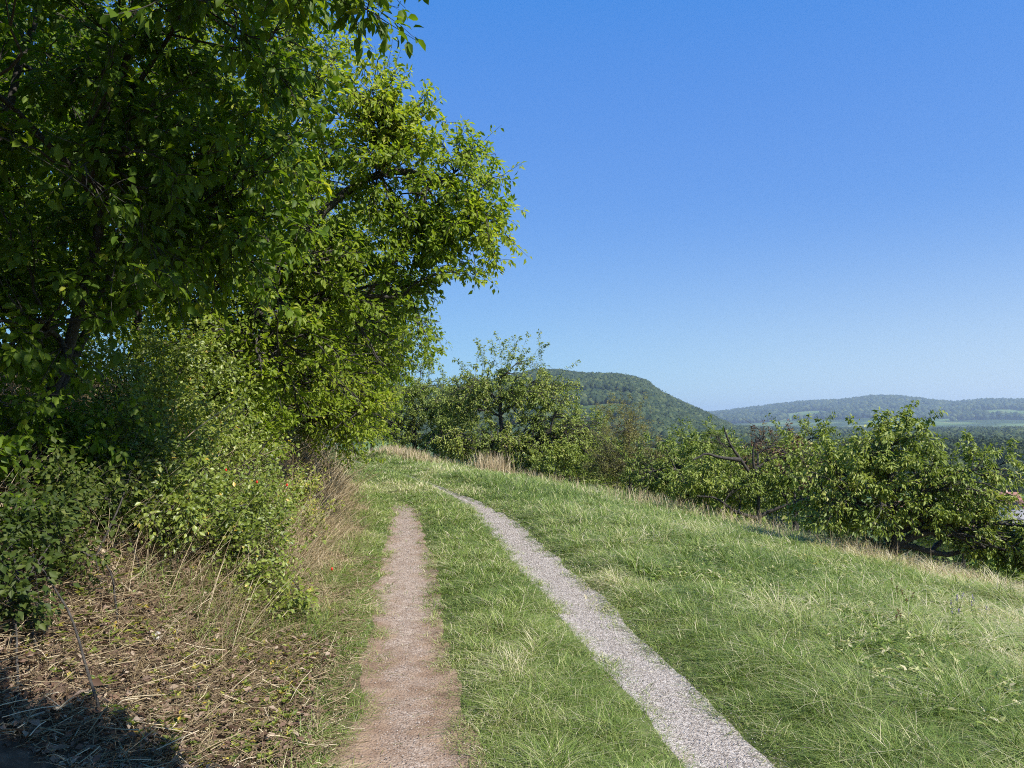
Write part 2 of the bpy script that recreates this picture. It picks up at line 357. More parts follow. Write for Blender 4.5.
# ------------------------------------------------------------------ ground and hills (one polar sheet, split where the hills begin)
def meadow(x, y):
    return sstep(.55, .63, fbm(x/330.+7, y/210.+3, 55, 3))
def sheet(name, rs, naz, mat):
    az = np.linspace(-PI, PI, naz+1)[:-1]
    Rr, A = np.meshgrid(rs, az, indexing='ij'); X = Rr*np.sin(A); Y = Rr*np.cos(A); Z = H(X, Y)
    V = np.stack([X, Y, Z], -1).reshape(-1, 3); nr = len(rs)
    i = np.arange(nr-1)[:, None]*naz; j = np.arange(naz)[None]; j2 = (j+1) % naz
    Q = np.stack([i+j, i+naz+j, i+naz+j2, i+j2], -1).reshape(-1, 4)[:, ::-1]
    if name == 'ground':
        u = ulat(V[:, 0], V[:, 1]); r = np.hypot(V[:, 0], V[:, 1])
        ti = np.where(u < -1.2, sstep(-2.4, -1.5, u), 1.0); ti = ti + sstep(40, 110, r)
        near = sstep(6.5, 4.2, V[:, 1])*(u < -.8); ti = ti*(1-near) + ti*.2*near
    else:
        r = np.hypot(V[:, 0], V[:, 1]); ti = np.where(r > 3000, meadow(V[:, 0], V[:, 1])*sstep(6300, 5200, r), sstep(1500, 1350, r)*(.2+.8*sstep(.45, .6, fbm(V[:, 0]/70., V[:, 1]/45., 77, 3))*sstep(paz(635), paz(690), np.arctan2(V[:, 0], V[:, 1]))))
        ti = np.where((r > 1500) & (r < 3000), meadow(V[:, 0], V[:, 1])*(V[:, 0] > 500), ti)
    Fs = [Q]
    if rs[0] < 1:
        V = np.concatenate([V, [[0, 0, float(H(np.array([0.]), np.array([0.]))[0])]]]); ti = np.append(ti, .5)
        Fs = [Q, np.stack([np.full(naz, len(V)-1), np.arange(naz), (np.arange(naz)+1) % naz], -1)]
    o = mesh_obj(name, V, Fs, mat, tint=ti, smooth=True)
    return o
rs1 = np.concatenate([np.geomspace(.4, 40, 260), np.geomspace(40, 900, 150)[1:]])
rs2 = np.geomspace(900, 12500, 230)
g = sheet('ground', rs1, 900, M_ground); tag(g, 'hillside ground falling away to the right of the track', kind='structure')
h = sheet('hills', rs2, 900, M_hill); tag(h, 'wooded hills and valley meadows on the horizon', kind='structure')

def track(name, cx, hw, y0, y1, mat, label, seed, midg):
    ys = np.arange(y0, y1, .05); n = 13
    s = np.linspace(-1, 1, n)
    jl = 1+.55*(fbm(ys*1.6, ys*0+seed, seed, 4)-.5)*2*.6; jr = 1+.55*(fbm(ys*1.6, ys*0+seed+5, seed+9, 4)-.5)*2*.6
    X = cx(ys)[:, None] + np.where(s[None] < 0, s[None]*jl[:, None], s[None]*jr[:, None])*(hw(ys)[:, None]+.05)
    Y = np.repeat(ys[:, None], n, 1); Z = H(X, Y)+.008 + .006*(fbm(X*7, Y*7, 5)-.5)
    Z[:, 0] -= .03; Z[:, -1] -= .03
    V = np.stack([X, Y, Z], -1).reshape(-1, 3)
    i = np.arange(len(ys)-1)[:, None]*n; j = np.arange(n-1)[None]
    Q = np.stack([i+j, i+j+1, i+n+j+1, i+n+j], -1).reshape(-1, 4)
    ti = (midg*(1-np.abs(s))[None] + (.16*sstep(4.8, 7.5, ys)*(name == 'dirt_wheel_track'))[:, None]).ravel()
    o = mesh_obj(name, V, Q, mat, tint=ti, smooth=True); tag(o, label, kind='structure'); return o
track('dirt_wheel_track', xl, hwl, -6, 15.4, M_dirt, 'left wheel track of brown trodden dirt', 11, .28)
track('gravel_wheel_track', xr, hwr, -6, 33.5, M_gravel, 'right wheel track of pale crushed gravel', 23, .2)

# loose stones on the wheel tracks
rg = np.random.default_rng(5)
ICO_V = np.array([[0, 0, 1], [.894, 0, .447], [.276, .851, .447], [-.724, .526, .447], [-.724, -.526, .447], [.276, -.851, .447], [.724, .526, -.447], [-.276, .851, -.447], [-.894, 0, -.447], [-.276, -.851, -.447], [.724, -.526, -.447], [0, 0, -1]])
ICO_F = np.array([[0, 1, 2], [0, 2, 3], [0, 3, 4], [0, 4, 5], [0, 5, 1], [1, 6, 2], [2, 7, 3], [3, 8, 4], [4, 9, 5], [5, 10, 1], [2, 6, 7], [3, 7, 8], [4, 8, 9], [5, 9, 10], [1, 10, 6], [6, 11, 7], [7, 11, 8], [8, 11, 9], [9, 11, 10], [10, 11, 6]])
def subdiv(V, Fa):
    V = list(map(tuple, V)); out = []; cache = {}
    def mid(a, b):
        k = (min(a, b), max(a, b))
        if k not in cache:
            m = np.array(V[a])+np.array(V[b]); m /= np.linalg.norm(m); cache[k] = len(V); V.append(tuple(m))
        return cache[k]
    for a, b, c in Fa:
        x, y, z = mid(a, b), mid(b, c), mid(c, a); out += [[a, x, z], [x, b, y], [z, y, c], [x, y, z]]
    return np.array(V), np.array(out)
ICO2_V, ICO2_F = subdiv(ICO_V, ICO_F)
OCT_V = np.array([[1, 0, 0], [0, 1, 0], [-1, 0, 0], [0, -1, 0], [0, 0, 1], [0, 0, -1.]])
OCT_F = np.array([[0, 1, 4], [1, 2, 4], [2, 3, 4], [3, 0, 4], [1, 0, 5], [2, 1, 5], [3, 2, 5], [0, 3, 5]])
def stones(cx, hw, n, y0, y1, smin, smax, seed, spread=1.0):
    rg = np.random.default_rng(seed)
    y = y0*(y1/y0)**rg.random(n); w = hw(y)
    x = cx(y) + np.clip(rg.normal(0, .5, n), -1.25, 1.25)*w*spread
    s = (smin*(smax/smin)**(rg.random(n)**2.2))*np.clip(y/7, .8, 1.6)
    V = OCT_V[None]*rg.uniform(.55, 1.2, (n, 6, 1))*s[:, None, None]*np.array([1, 1, .6])
    a = rg.random(n)*2*PI; c, d = np.cos(a)[:, None], np.sin(a)[:, None]
    V = np.stack([V[:, :, 0]*c-V[:, :, 1]*d, V[:, :, 0]*d+V[:, :, 1]*c, V[:, :, 2]], -1)
    V += np.stack([x, y, H(x, y)+.016], -1)[:, None]
    return V.reshape(-1, 3), (OCT_F[None]+(np.arange(n)*6)[:, None, None]).reshape(-1, 3), np.repeat(rg.random(n), 6)
V, Fa, ti = stones(xr, hwr, 46000, 3.0, 22, .0018, .0075, 71)
tag(mesh_obj('gravel', V, Fa, M_stone, tint=ti), 'loose pale gravel chips on the right wheel track', 'gravel', kind='stuff')
V, Fa, ti = stones(xl, hwl, 11000, 3.0, 15, .002, .007, 72)
tag(mesh_obj('gravel', V, Fa, M_stone, tint=ti*.8), 'sparse gravel chips pressed into the dirt track', 'gravel', kind='stuff')

# ------------------------------------------------------------------ grass
def blades(x, y, h, w, lean, rg, mat_tint, zoff=0.0, curl=1.0, az=None):
    n = len(x); z = H(x, y)+zoff-.01
    a = rg.random(n)*2*PI if az is None else az
    d = np.stack([np.cos(a), np.sin(a), np.zeros(n)], -1)
    b = a + PI/2 + rg.normal(0, .6, n); s = np.stack([np.cos(b), np.sin(b), np.zeros(n)], -1)*(w/2)[:, None]
    base = np.stack([x, y, z], -1); V = []
    for t, f in ((0, 1), (.38, .95), (.75, .6), (1, 0)):
        p = base + d*(lean*h*t**(1+curl))[:, None]; p[:, 2] += h*(t-.42*np.minimum(lean, 1.6)*t*t)
        if f: V += [p-s*f, p+s*f]
        else: V += [p]
    V = np.stack(V, 1).reshape(-1, 3)
    T = np.array([[0, 1, 3], [0, 3, 2], [2, 3, 5], [2, 5, 4], [4, 5, 6]])
    return V, (T[None]+(np.arange(n)*7)[:, None, None]).reshape(-1, 3), np.repeat(mat_tint, 7)
def track_free(x, y, rg, soft=.10):
    j = (fbm(x*4, y*4, 77)-.5)*.30-.03
    dl = np.abs(x-xl(y)) - (hwl(y)+j*(y < 15)); dr = np.abs(x-xr(y)) - (hwr(y)+j*(y < 19))
    p = np.minimum(sstep(-.13, soft*.7, dl), sstep(-.13, soft*.7, dr)); p = np.maximum(p, .012); p = np.maximum(p, np.where(x < (xl(y)+xr(y))/2, sstep(13.8, 15.3, y)*.8, sstep(14.5, 21, y)*.6)); return rg.random(len(x)) < p
def inview(x, y, m=.06):
    return np.abs(x/np.maximum(y, .1)) < .662+m
def scatter(n, x0, x1, y0, y1, rg, g=1.0):
    """density falls with distance (uniform in log y)"""
    y = y0*(y1/y0)**(rg.random(n)**g); x = rg.uniform(x0, x1, n); return x, y

rg = np.random.default_rng(101)
# centre strip and verges (short, trodden)
n = 260000; y = 2.9*(34/2.9)**rg.random(n); u = rg.uniform(-1.95, 1.5, n)
c = np.interp(y, _ty, _tc); x = c+u
ok = track_free(x, y, rg) & inview(x, y) & ((u > -1.3) | (rg.random(n) < sstep(4.2, 6.5, y)*.95+.06)) & ((u > -1.55) | (rg.random(n) < .35)); x, y, u = x[ok], y[ok], u[ok]
dt = np.minimum(np.abs(x-xl(y))-hwl(y), np.abs(x-xr(y))-hwr(y))
pt = fbm(x*1.1, y*.8, 201); brown = sstep(.50, .68, fbm(x*.8+9, y*.5, 207))
h = (.055+.06*sstep(0, .3, dt)*(.5+pt))*rg.uniform(.6, 1.35, len(x))*np.interp(y, [3, 15, 30], [1, 1.1, 1.3])
tf = vnoise(x*6+3, y*5, 211)**1.6; h = h*(.55+1.25*tf)
w = np.clip(.0028*y/4.2, .0028, .018)*rg.uniform(.7, 1.3, len(x))
ti = np.clip(.24+.45*(pt-.3)+.15*tf+.50*brown*rg.random(len(x))+rg.normal(0, .17, len(x)) + (rg.random(len(x)) < .16)*.45, 0, 1)
V, Fa, T = blades(x, y, h, w, rg.uniform(.4, 2.2, len(x)), rg, ti)
tag(mesh_obj('short_grass', V, Fa, M_grass, tint=T), 'short trodden grass between and beside the two wheel tracks', 'grass', kind='stuff')

# taller meadow grass on the right
n = 470000; y = 2.9*(46/2.9)**(rg.random(n)**.92); u = 1.15 + 12.5*rg.random(n)**1.15
s_ = np.interp(y, _ty, _dc); c = np.interp(y, _ty, _tc); x = c+u*np.sqrt(1+s_*s_)
ok = track_free(x, y, rg, .16) & inview(x, y); x, y, u = x[ok], y[ok], u[ok]
pt = fbm(x*.9, y*.7, 301); p2 = fbm(x*.35+4, y*.3, 305); edge = sstep(1.15, 1.7, u)
dryb = sstep(.50, .66, fbm(x*.7+3, y*.6, 309))
dryedge = sstep(6.2, 8.0, u)*sstep(17, 12, y)
h = (.085+.10*edge*(.45+1.0*pt))*rg.uniform(.55, 1.3, len(x))*(1+.6*dryedge)*np.interp(y, [3, 14, 30], [1, 1.05, 1.3])
tf = vnoise(x*4.5+3, y*3.5, 311)**1.5; h = h*(.50+1.35*tf)
w = np.clip(.0029*y/4.5, .0029, .023)*rg.uniform(.7, 1.4, len(x))
ti = np.clip(.20+.05*sstep(10, 4, y)+.8*(p2-.45)+.16*tf+.45*dryb*rg.random(len(x))+rg.normal(0, .19, len(x)) + (rg.random(len(x)) < .18)*.45 + .65*dryedge*(rg.random(len(x)) < .8), 0, 1)
az = 2.6 + 3*(fbm(x*.8, y*.8, 331)-.5) + rg.normal(0, 1.6, len(x))
V, Fa, T = blades(x, y, h, w, rg.uniform(.35, 2.5, len(x))*(.7+.6*p2), rg, ti, az=az)
tag(mesh_obj('meadow_grass', V, Fa, M_grass, tint=T), 'lush green meadow grass on the slope right of the track', 'grass', kind='stuff')

# dry grass and stalks on the left bank
n = 190000; y = 3.0*(36/3.0)**(rg.random(n)**.9); u = -1.38 - 6.5*rg.random(n)**1.25
s_ = np.interp(y, _ty, _dc); c = np.interp(y, _ty, _tc); x = c+u*np.sqrt(1+s_*s_)
ok = inview(x, y) & (rg.random(n) < np.where(y < 6, .36+.5*sstep(4, 6, y), 1)); x, y, u = x[ok], y[ok], u[ok]
nearb = sstep(6.5, 4.5, y)
h = (.16+.46*sstep(-1.4, -2.1, u)*fbm(x*1.3, y*1.0, 401))*rg.uniform(.4, 1.4, len(x))*(1-.62*nearb)
w = np.clip(.003*y/4.5, .003, .016)*rg.uniform(.7, 1.4, len(x))
ti = np.clip(.45-.22*nearb+.5*(fbm(x*2, y*2, 405)-.5)+rg.normal(0, .2, len(x)), 0, 1)
V, Fa, T = blades(x, y, h, w, rg.uniform(.3, 2.0, len(x))*(1+.8*nearb), rg, ti, curl=.6)
tag(mesh_obj('dry_grass', V, Fa, M_straw, tint=T), 'tangled dry straw coloured grass on the left bank', 'dry grass', kind='stuff')
n = 30000; y = 4.2*(34/4.2)**rg.random(n); u = -1.35 - 1.9*rg.random(n)**1.7
x = np.interp(y, _ty, _tc)+u*np.sqrt(1+np.interp(y, _ty, _dc)**2)
ok = inview(x, y) & (vnoise(x*1.5, y*1.2, 441) > .5); x, y = x[ok], y[ok]
V, Fa, T = blades(x, y, rg.uniform(.08, .3, len(x)), np.clip(.004*y/5, .004, .02), rg.uniform(.3, 1.4, len(x)), rg, np.clip(rg.normal(.35, .2, len(x)), 0, 1))
tag(mesh_obj('bank_grass', V, Fa, M_grass, tint=T), 'green grass growing through the dry growth of the left bank', 'grass', kind='stuff')

# fallen leaves and straw on the ground at the near left
n = 60000; y = 2.9*(9.5/2.9)**rg.random(n); x = np.interp(y, _ty, _tc) - 1.25 - 4.2*rg.random(n)**1.1
ok = inview(x, y, .15) & (rg.random(n) < 1.15-sstep(4.5, 9, y)); x, y = x[ok], y[ok]; n = len(x)
P = np.stack([x, y, H(x, y)+rg.random(n)**2*.09], -1)
a = rg.random(n)*2*PI; D = np.stack([np.cos(a), np.sin(a), rg.normal(0, .35, n)], -1); ll = .010+.05*rg.random(n)**2.6
V, Fa, kk = leaf_geo(P, D, unit(rg.normal(size=(n, 3))*.6+[0, 0, 1]), ll, ll*rg.uniform(.3, .9, n), 1)
tag(mesh_obj('leaf_litter', V, Fa, M_litter, tint=np.repeat(rg.random(n), 4)), 'brown fallen leaves scattered over the left bank', 'leaf litter', kind='stuff')
n = 24000; y = 2.9*(9/2.9)**rg.random(n); x = np.interp(y, _ty, _tc) - 1.1 - 4*rg.random(n); P0 = np.stack([x, y, H(x, y)+.02+.05*rg.random(n)], -1)
a = rg.random(n)*2*PI; ln = .03+.20*rg.random(n)**3; D = np.stack([np.cos(a), np.sin(a), rg.normal(0, .3, n)], -1)*ln[:, None]
V, Q = tubes(bez(P0, P0+D*.5+rg.normal(size=D.shape)*.012, P0+D, 4), np.repeat((.0012+.0018*rg.random(n))[:, None], 4, 1), 3)
tag(mesh_obj('twig_litter', V, Q, M_straw, tint=np.repeat(rg.random(n)**2.2, 12)), 'thin dry twigs and stalks strewn over the left bank', 'twigs', kind='stuff')

# broad little weeds on the ground at the near left and in the meadow
def weeds(name, label, n, fx, size, mat, seed):
    rg = np.random.default_rng(seed); x, y = fx(rg, n); n = len(x); k = 6
    a = rg.random((n, 1))*2*PI + np.arange(k)*2*PI/k + rg.normal(0, .3, (n, k)); s = size*rg.uniform(.6, 1.3, (n, k))
    D = np.stack([np.cos(a), np.sin(a), rg.uniform(.1, .9, (n, k))], -1).reshape(-1, 3)
    P = np.repeat(np.stack([x, y, H(x, y)+.01+.05*rg.random(n)], -1), k, 0)
    V, Fa, kk = leaf_geo(P, D, unit(np.array([0, 0, 1])+rg.normal(size=P.shape)*.2), s.ravel(), s.ravel()*.5, 1)
    o = mesh_obj(name, V, Fa, mat, tint=np.repeat(rg.random(len(P)), 4)); tag(o, label, 'weeds', kind='stuff')
def fx1(rg, n):
    y = 3*(9/3)**rg.random(n); x = np.interp(y, _ty, _tc)-1.5-2.2*rg.random(n); ok = vnoise(x*2.2, y*2.2, 501) > .6; return x[ok], y[ok]
weeds('ground_weeds', 'small pale green weeds among the fallen leaves', 800, fx1, .045, M_shrub, 500)
def fx2(rg, n):
    y = 3.2*(16/3.2)**rg.random(n); x = np.interp(y, _ty, _tc)+1.6+6.5*rg.random(n); ok = (vnoise(x*1.1, y*1.1, 511) > .52) & inview(x, y); return x[ok], y[ok]
weeds('meadow_weeds', 'broad leaved weeds growing in the meadow grass', 9000, fx2, .055, M_grass, 510)

# ------------------------------------------------------------------ the hedge of trees on the left
def hit(px, py, dmax=60):
    d = np.concatenate([np.arange(2.5, 20, .02), np.arange(20, dmax, .1)]); q = W(px, py, 1.0)
    x = q[0]*d; z = CAMZ+(q[2]-CAMZ)*d; g_ = H(x, d); k = int(np.argmax(z < g_)) if (z < g_).any() else len(d)-1
    return np.array([x[k], d[k], g_[k]])
def gz(x, y): return float(H(np.array([x]), np.array([y]))[0])
def P3(x, y, dz=0): return [x, y, gz(x, y)+dz]
def stem(x, y, *pts):
    b = P3(x, y, -.08); return [b] + [list(p) for p in pts]
HG = 'trees of the hedgerow left of the track'
zmin_hedge = lambda x, y: H(x, y)+.25
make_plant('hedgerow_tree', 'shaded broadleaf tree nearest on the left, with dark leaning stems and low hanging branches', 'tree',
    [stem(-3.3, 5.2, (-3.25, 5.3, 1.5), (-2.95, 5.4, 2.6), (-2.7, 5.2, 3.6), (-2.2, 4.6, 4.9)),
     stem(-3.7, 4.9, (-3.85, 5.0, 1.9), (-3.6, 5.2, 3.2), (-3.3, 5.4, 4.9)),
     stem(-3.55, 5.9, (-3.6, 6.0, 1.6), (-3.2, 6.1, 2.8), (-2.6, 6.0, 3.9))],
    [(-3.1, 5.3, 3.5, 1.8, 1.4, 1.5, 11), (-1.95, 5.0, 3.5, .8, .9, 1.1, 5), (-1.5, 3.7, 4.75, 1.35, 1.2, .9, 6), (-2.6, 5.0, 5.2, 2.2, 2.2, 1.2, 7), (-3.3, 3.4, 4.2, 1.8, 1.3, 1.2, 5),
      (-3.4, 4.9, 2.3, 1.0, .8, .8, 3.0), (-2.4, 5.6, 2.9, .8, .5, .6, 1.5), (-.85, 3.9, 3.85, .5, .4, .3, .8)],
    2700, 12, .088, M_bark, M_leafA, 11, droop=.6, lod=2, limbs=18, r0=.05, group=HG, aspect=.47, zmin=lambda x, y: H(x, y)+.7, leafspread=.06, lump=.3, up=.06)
make_plant('hedgerow_tree', 'tree beside the viewer whose shadow falls across the bottom left corner', 'tree',
    [stem(-3.9, .2, (-3.8, .2, 2.0), (-3.2, .3, 3.2), (-1.6, .9, 3.7), (.5, 1.2, 3.6))],
    [(.5, 1.08, 3.5, 1.1, .33, .3, 2.2), (-1.8, .6, 4.6, 1.6, .9, .8, 3), (-3.6, .3, 4.4, 1.2, .9, 1.0, 3)],
    560, 16, .098, M_bark, M_leafA, 18, lod=1, limbs=8, r0=.06, group=HG, zmin=lambda x, y: H(x, y)+2)
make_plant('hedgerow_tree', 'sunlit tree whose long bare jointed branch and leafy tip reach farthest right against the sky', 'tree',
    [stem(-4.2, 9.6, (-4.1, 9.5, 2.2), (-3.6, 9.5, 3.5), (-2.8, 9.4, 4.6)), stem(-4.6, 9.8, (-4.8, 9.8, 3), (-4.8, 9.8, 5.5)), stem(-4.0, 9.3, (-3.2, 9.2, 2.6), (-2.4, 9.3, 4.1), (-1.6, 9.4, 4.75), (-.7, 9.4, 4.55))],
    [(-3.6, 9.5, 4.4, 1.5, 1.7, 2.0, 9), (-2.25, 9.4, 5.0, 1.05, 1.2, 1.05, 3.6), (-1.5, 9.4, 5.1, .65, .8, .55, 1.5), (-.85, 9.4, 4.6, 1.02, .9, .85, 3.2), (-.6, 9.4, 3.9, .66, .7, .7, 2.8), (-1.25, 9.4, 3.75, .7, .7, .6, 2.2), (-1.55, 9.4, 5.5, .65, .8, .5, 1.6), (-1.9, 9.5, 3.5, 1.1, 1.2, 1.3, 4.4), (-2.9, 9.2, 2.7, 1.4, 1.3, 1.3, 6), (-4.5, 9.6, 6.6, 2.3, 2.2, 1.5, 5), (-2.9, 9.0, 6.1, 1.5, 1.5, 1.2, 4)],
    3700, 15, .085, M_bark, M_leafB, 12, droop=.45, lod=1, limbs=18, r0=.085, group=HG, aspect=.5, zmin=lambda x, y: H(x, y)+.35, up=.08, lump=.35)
make_plant('hedgerow_tree', 'dense bright green tree behind the branching one, its crown dropping almost to the dry bank', 'tree',
    [stem(-4.9, 13.8, (-4.8, 13.8, 2.5), (-4.5, 13.8, 4.5)), stem(-5.2, 14.2, (-5.4, 14.2, 3), (-5.2, 14.3, 5.5))],
    [(-3.4, 13.8, 3.4, 1.75, 1.9, 1.9, 9), (-4.6, 13.9, 5.4, 2.2, 2.2, 1.6, 6), (-3.0, 13.4, 1.9, 1.25, 1.4, 1.1, 5), (-2.2, 13.8, 3.3, 1.0, 1.2, 1.3, 5.0), (-5, 13.5, 2, 1.6, 1.6, 1.5, 3), (-3.0, 13.8, 5.0, 1.2, 1.2, 1.0, 3)],
    3000, 15, .085, M_bark, M_leafB, 13, droop=.5, lod=1, limbs=14, r0=.09, group=HG, zmin=zmin_hedge)
make_plant('hedgerow_tree', 'farther green tree at the bend where the hedge meets the orchard trees', 'tree',
    [stem(-6.4, 19.8, (-6.3, 19.8, 2.5), (-6.0, 19.8, 4.5))],
    [(-4.8, 19.6, 3.2, 2.1, 2.3, 2.2, 8), (-5.6, 19.8, 5.2, 2.1, 2.2, 1.6, 5), (-3.9, 19.3, 2.0, 1.4, 1.5, 1.2, 4), (-3.5, 19.5, 3.4, 1.2, 1.4, 1.2, 3)],
    2500, 14, .095, M_bark, M_leafB, 14, droop=.5, lod=1, limbs=12, r0=.1, group=HG, zmin=zmin_hedge)
make_plant('hedgerow_tree', 'tall dim tree set back on the bank, seen through gaps between the nearest stems', 'tree',
    [stem(-6.9, 8.3, (-6.8, 8.3, 3), (-6.6, 8.4, 5.5)), stem(-6.5, 8.0, (-6.0, 8.0, 3), (-5.4, 8.2, 5.2))],
    [(-6.4, 8.4, 5.4, 2.5, 2.4, 2.1, 8), (-5.4, 8.0, 4.0, 1.5, 1.5, 1.3, 3), (-7.5, 8.0, 3.6, 1.8, 1.6, 1.5, 3)],
    1900, 15, .11, M_bark, M_leafA, 15, lod=1, limbs=12, r0=.09, group=HG, zmin=lambda x, y: H(x, y)+.5)
make_plant('hedgerow_tree', 'broad tree behind the hedge filling the gap above the dry grass bank', 'tree',
    [stem(-8.2, 13.6, (-8.1, 13.6, 4), (-7.8, 13.6, 6.5))],
    [(-8.0, 13.6, 6.0, 3.0, 2.6, 2.6, 8), (-7.2, 13.2, 4.0, 2.0, 1.8, 1.6, 4)],
    1900, 14, .13, M_bark, M_leafB, 16, lod=1, limbs=12, r0=.12, group=HG, zmin=lambda x, y: H(x, y)+1.0)
make_plant('hedgerow_tree', 'leafy tree at the far left edge, mostly outside the picture', 'tree',
    [stem(-5.6, 5.2, (-5.6, 5.2, 2.5), (-5.3, 5.4, 4.5))],
    [(-5.2, 5.4, 4.4, 1.7, 1.7, 1.9, 6), (-4.9, 5.3, 2.9, 1.2, 1.1, 1.0, 3)],
    1300, 15, .11, M_bark, M_leafA, 17, lod=1, limbs=9, r0=.07, group=HG, zmin=lambda x, y: H(x, y)+1.0)

# ------------------------------------------------------------------ shrubs and brambles at the foot of the hedge
SG = 'shrubs at the foot of the hedge'
def shrub(name, label, x, y, blobs, n, lpt, leaf, lmat, seed, nst=7, cat='shrub', r0=.012, **kw):
    rg = np.random.default_rng(seed+900); st = []
    for k in range(nst):
        b = blobs[k % len(blobs)]; q = np.array(b[:3]) + rg.normal(size=3)*np.array(b[3:6])*.35
        bx, by = x+rg.normal(0, .18), y+rg.normal(0, .18)
        m = [(bx+q[0])/2+rg.normal(0, .08), (by+q[1])/2+rg.normal(0, .08), gz(bx, by)*.35+q[2]*.65]
        st.append([P3(bx, by, -.05), m, list(q)])
    return make_plant(name, label, cat, st, blobs, n, lpt, leaf, M_bark, lmat, seed, group=SG, r0=r0, wood='stems', crown='foliage', zmin=lambda a, b: H(a, b)+.05, twig_r=.0018, **kw)
def hb(x, y, dz, *r): return (x, y, gz(x, y)+dz)+r
s1 = shrub('rose_shrub', 'yellow-green wild rose shrub with a few red hips spilling down the bank beside the track', -2.35, 6.9,
      [hb(-2.35, 6.6, .35, .6, .8, .42, 4), hb(-2.85, 6.6, .5, .65, .8, .5, 4), hb(-1.95, 5.9, .2, .38, .5, .22, 1.4), hb(-1.62, 5.85, .2, .3, .35, .17, .5)], 1050, 12, .042, M_shrub, 31, nst=14, droop=.3, limbs=16, aspect=.55, leafspread=.07, lump=.6, shell=.6, spikes=60, spike_h=.25)
rg = np.random.default_rng(44)
for (px, py, d) in ((257, 482, 6.0), (287, 485, 6.05), (332, 569, 5.4), (188, 516, 5.8), (226, 470, 6.2)):
    p = W(px, py, d)-np.array(s1.location)
    P = p+ICO2_V*np.array([.008, .008, .012])
    v, q = tubes(bez(p[None]+[[0, 0, .012]], p[None]+[[.01, .01, .03]], p[None]+[[.03, .02, .05]], 4), np.full((1, 4), .0015), 3)
    b = mesh_obj('rose_hip', P, ICO2_F, M_berry, s1, smooth=True)
shrub('bramble_shrub', 'pale leaved bramble tangle growing through tan dead stalks under the hedge', -3.6, 6.9,
      [hb(-3.5, 6.8, .6, .75, .8, .55, 4), hb(-3.1, 7.4, 1.1, .7, .6, .6, 3)], 620, 13, .045, M_shrub, 32, nst=9, droop=.3, limbs=12, aspect=.6, leafspread=.08)
shrub('bramble_shrub', 'mixed green bramble with tan twigs between the dark corner shrub and the wild rose', -2.75, 5.7,
      [hb(-2.6, 5.5, .28, .7, .6, .32, 3.5), hb(-2.3, 6.1, .4, .5, .5, .35, 3), hb(-3.0, 6.3, .5, .6, .5, .45, 3)], 760, 11, .042, M_shrub, 39, nst=14, lump=.6, shell=.6, droop=.3, limbs=14, aspect=.6, leafspread=.08)
shrub('bramble_shrub', 'yellow-green bramble sprays at the front of the bank beyond the wild rose', -2.8, 7.6,
      [hb(-2.5, 7.5, .4, .5, .7, .45, 3), hb(-2.9, 8.0, .6, .6, .7, .5, 3)], 460, 10, .045, M_shrub, 40, nst=12, lump=.6, shell=.6, droop=.3, limbs=12, aspect=.6, leafspread=.08)
weeds('ground_weeds', 'low leafy weeds along the foot of the left bank', 1000, lambda rg, n: (lambda y, u: (np.interp(y, _ty, _tc)+u, y))(3.4*(9/3.4)**rg.random(n), -1.35-1.5*rg.random(n)**1.5), .038, M_shrub, 520)
shrub('hazel_shrub', 'bright green shrub leaning out under the arching branch above the dry stalks', -3.3, 9.0,
      [hb(-3.7, 8.9, 1.1, .8, .8, .9, 4), hb(-3.0, 8.8, .8, .55, .7, .5, 3)], 800, 15, .06, M_leafB, 33, nst=9, droop=.4, limbs=12)
shrub('hazel_shrub', 'dark shaded shrub with rounded leaves in the lower left corner of the hedge', -3.6, 4.9,
      [hb(-3.3, 4.7, .4, .5, .5, .4, 3), hb(-3.0, 5.3, .45, .55, .5, .4, 3), hb(-3.9, 5.3, .8, .6, .6, .6, 2), hb(-3.25, 4.2, .2, .4, .4, .25, 1), hb(-2.75, 4.35, .14, .25, .35, .18, .7)], 480, 13, .06, M_leafA, 34, nst=9, droop=.4, limbs=9, aspect=.65)
shrub('hedge_shrub', 'leafy shrub low on the bank half way to the bend, below the dense green tree', -3.7, 11.6,
      [hb(-4.1, 11.4, .8, .7, 1.2, .7, 4), hb(-4.9, 11.8, 1.2, .9, 1.3, 1.0, 4)], 900, 14, .06, M_leafB, 35, nst=8, droop=.4, limbs=12)
shrub('hedge_shrub', 'yellow-green bushy growth at the end of the dry bank near the bend', -4.6, 16.6,
      [hb(-4.7, 16.4, .5, .7, 1.6, .5, 4), hb(-5.6, 17.4, .9, .8, 1.4, .8, 4)], 480, 12, .065, M_shrub, 36, nst=8, droop=.4, limbs=12)
shrub('hedge_shrub', 'tangled undergrowth shrub behind the leaning stems on the left', -5.2, 7.2,
      [hb(-5.0, 7.2, 1.0, 1.0, .9, .9, 4), hb(-4.4, 7.9, .8, .8, .8, .7, 3)], 420, 12, .06, M_leafA, 37, nst=9, droop=.4, limbs=12)
shrub('hedge_shrub', 'bushy growth filling in below and behind the tallest orchard tree', -1.0, 38.5,
      [hb(-2.6, 38.5, 1.6, 2.0, 1.2, 1.5, 4), hb(.8, 38.5, 1.5, 2.0, 1.2, 1.5, 4)], 800, 14, .14, M_leafO, 55, nst=10, droop=.5, limbs=12)
shrub('hedge_shrub', 'bushy growth on the slope behind the gap left of the olive green tree', 2.2, 31.0,
      [hb(2.0, 31.0, .9, 1.5, 1.0, 1.1, 4), hb(4.2, 32.5, .9, 1.5, 1.0, 1.1, 4)], 650, 14, .12, M_leafO, 56, nst=10, droop=.5, limbs=12)
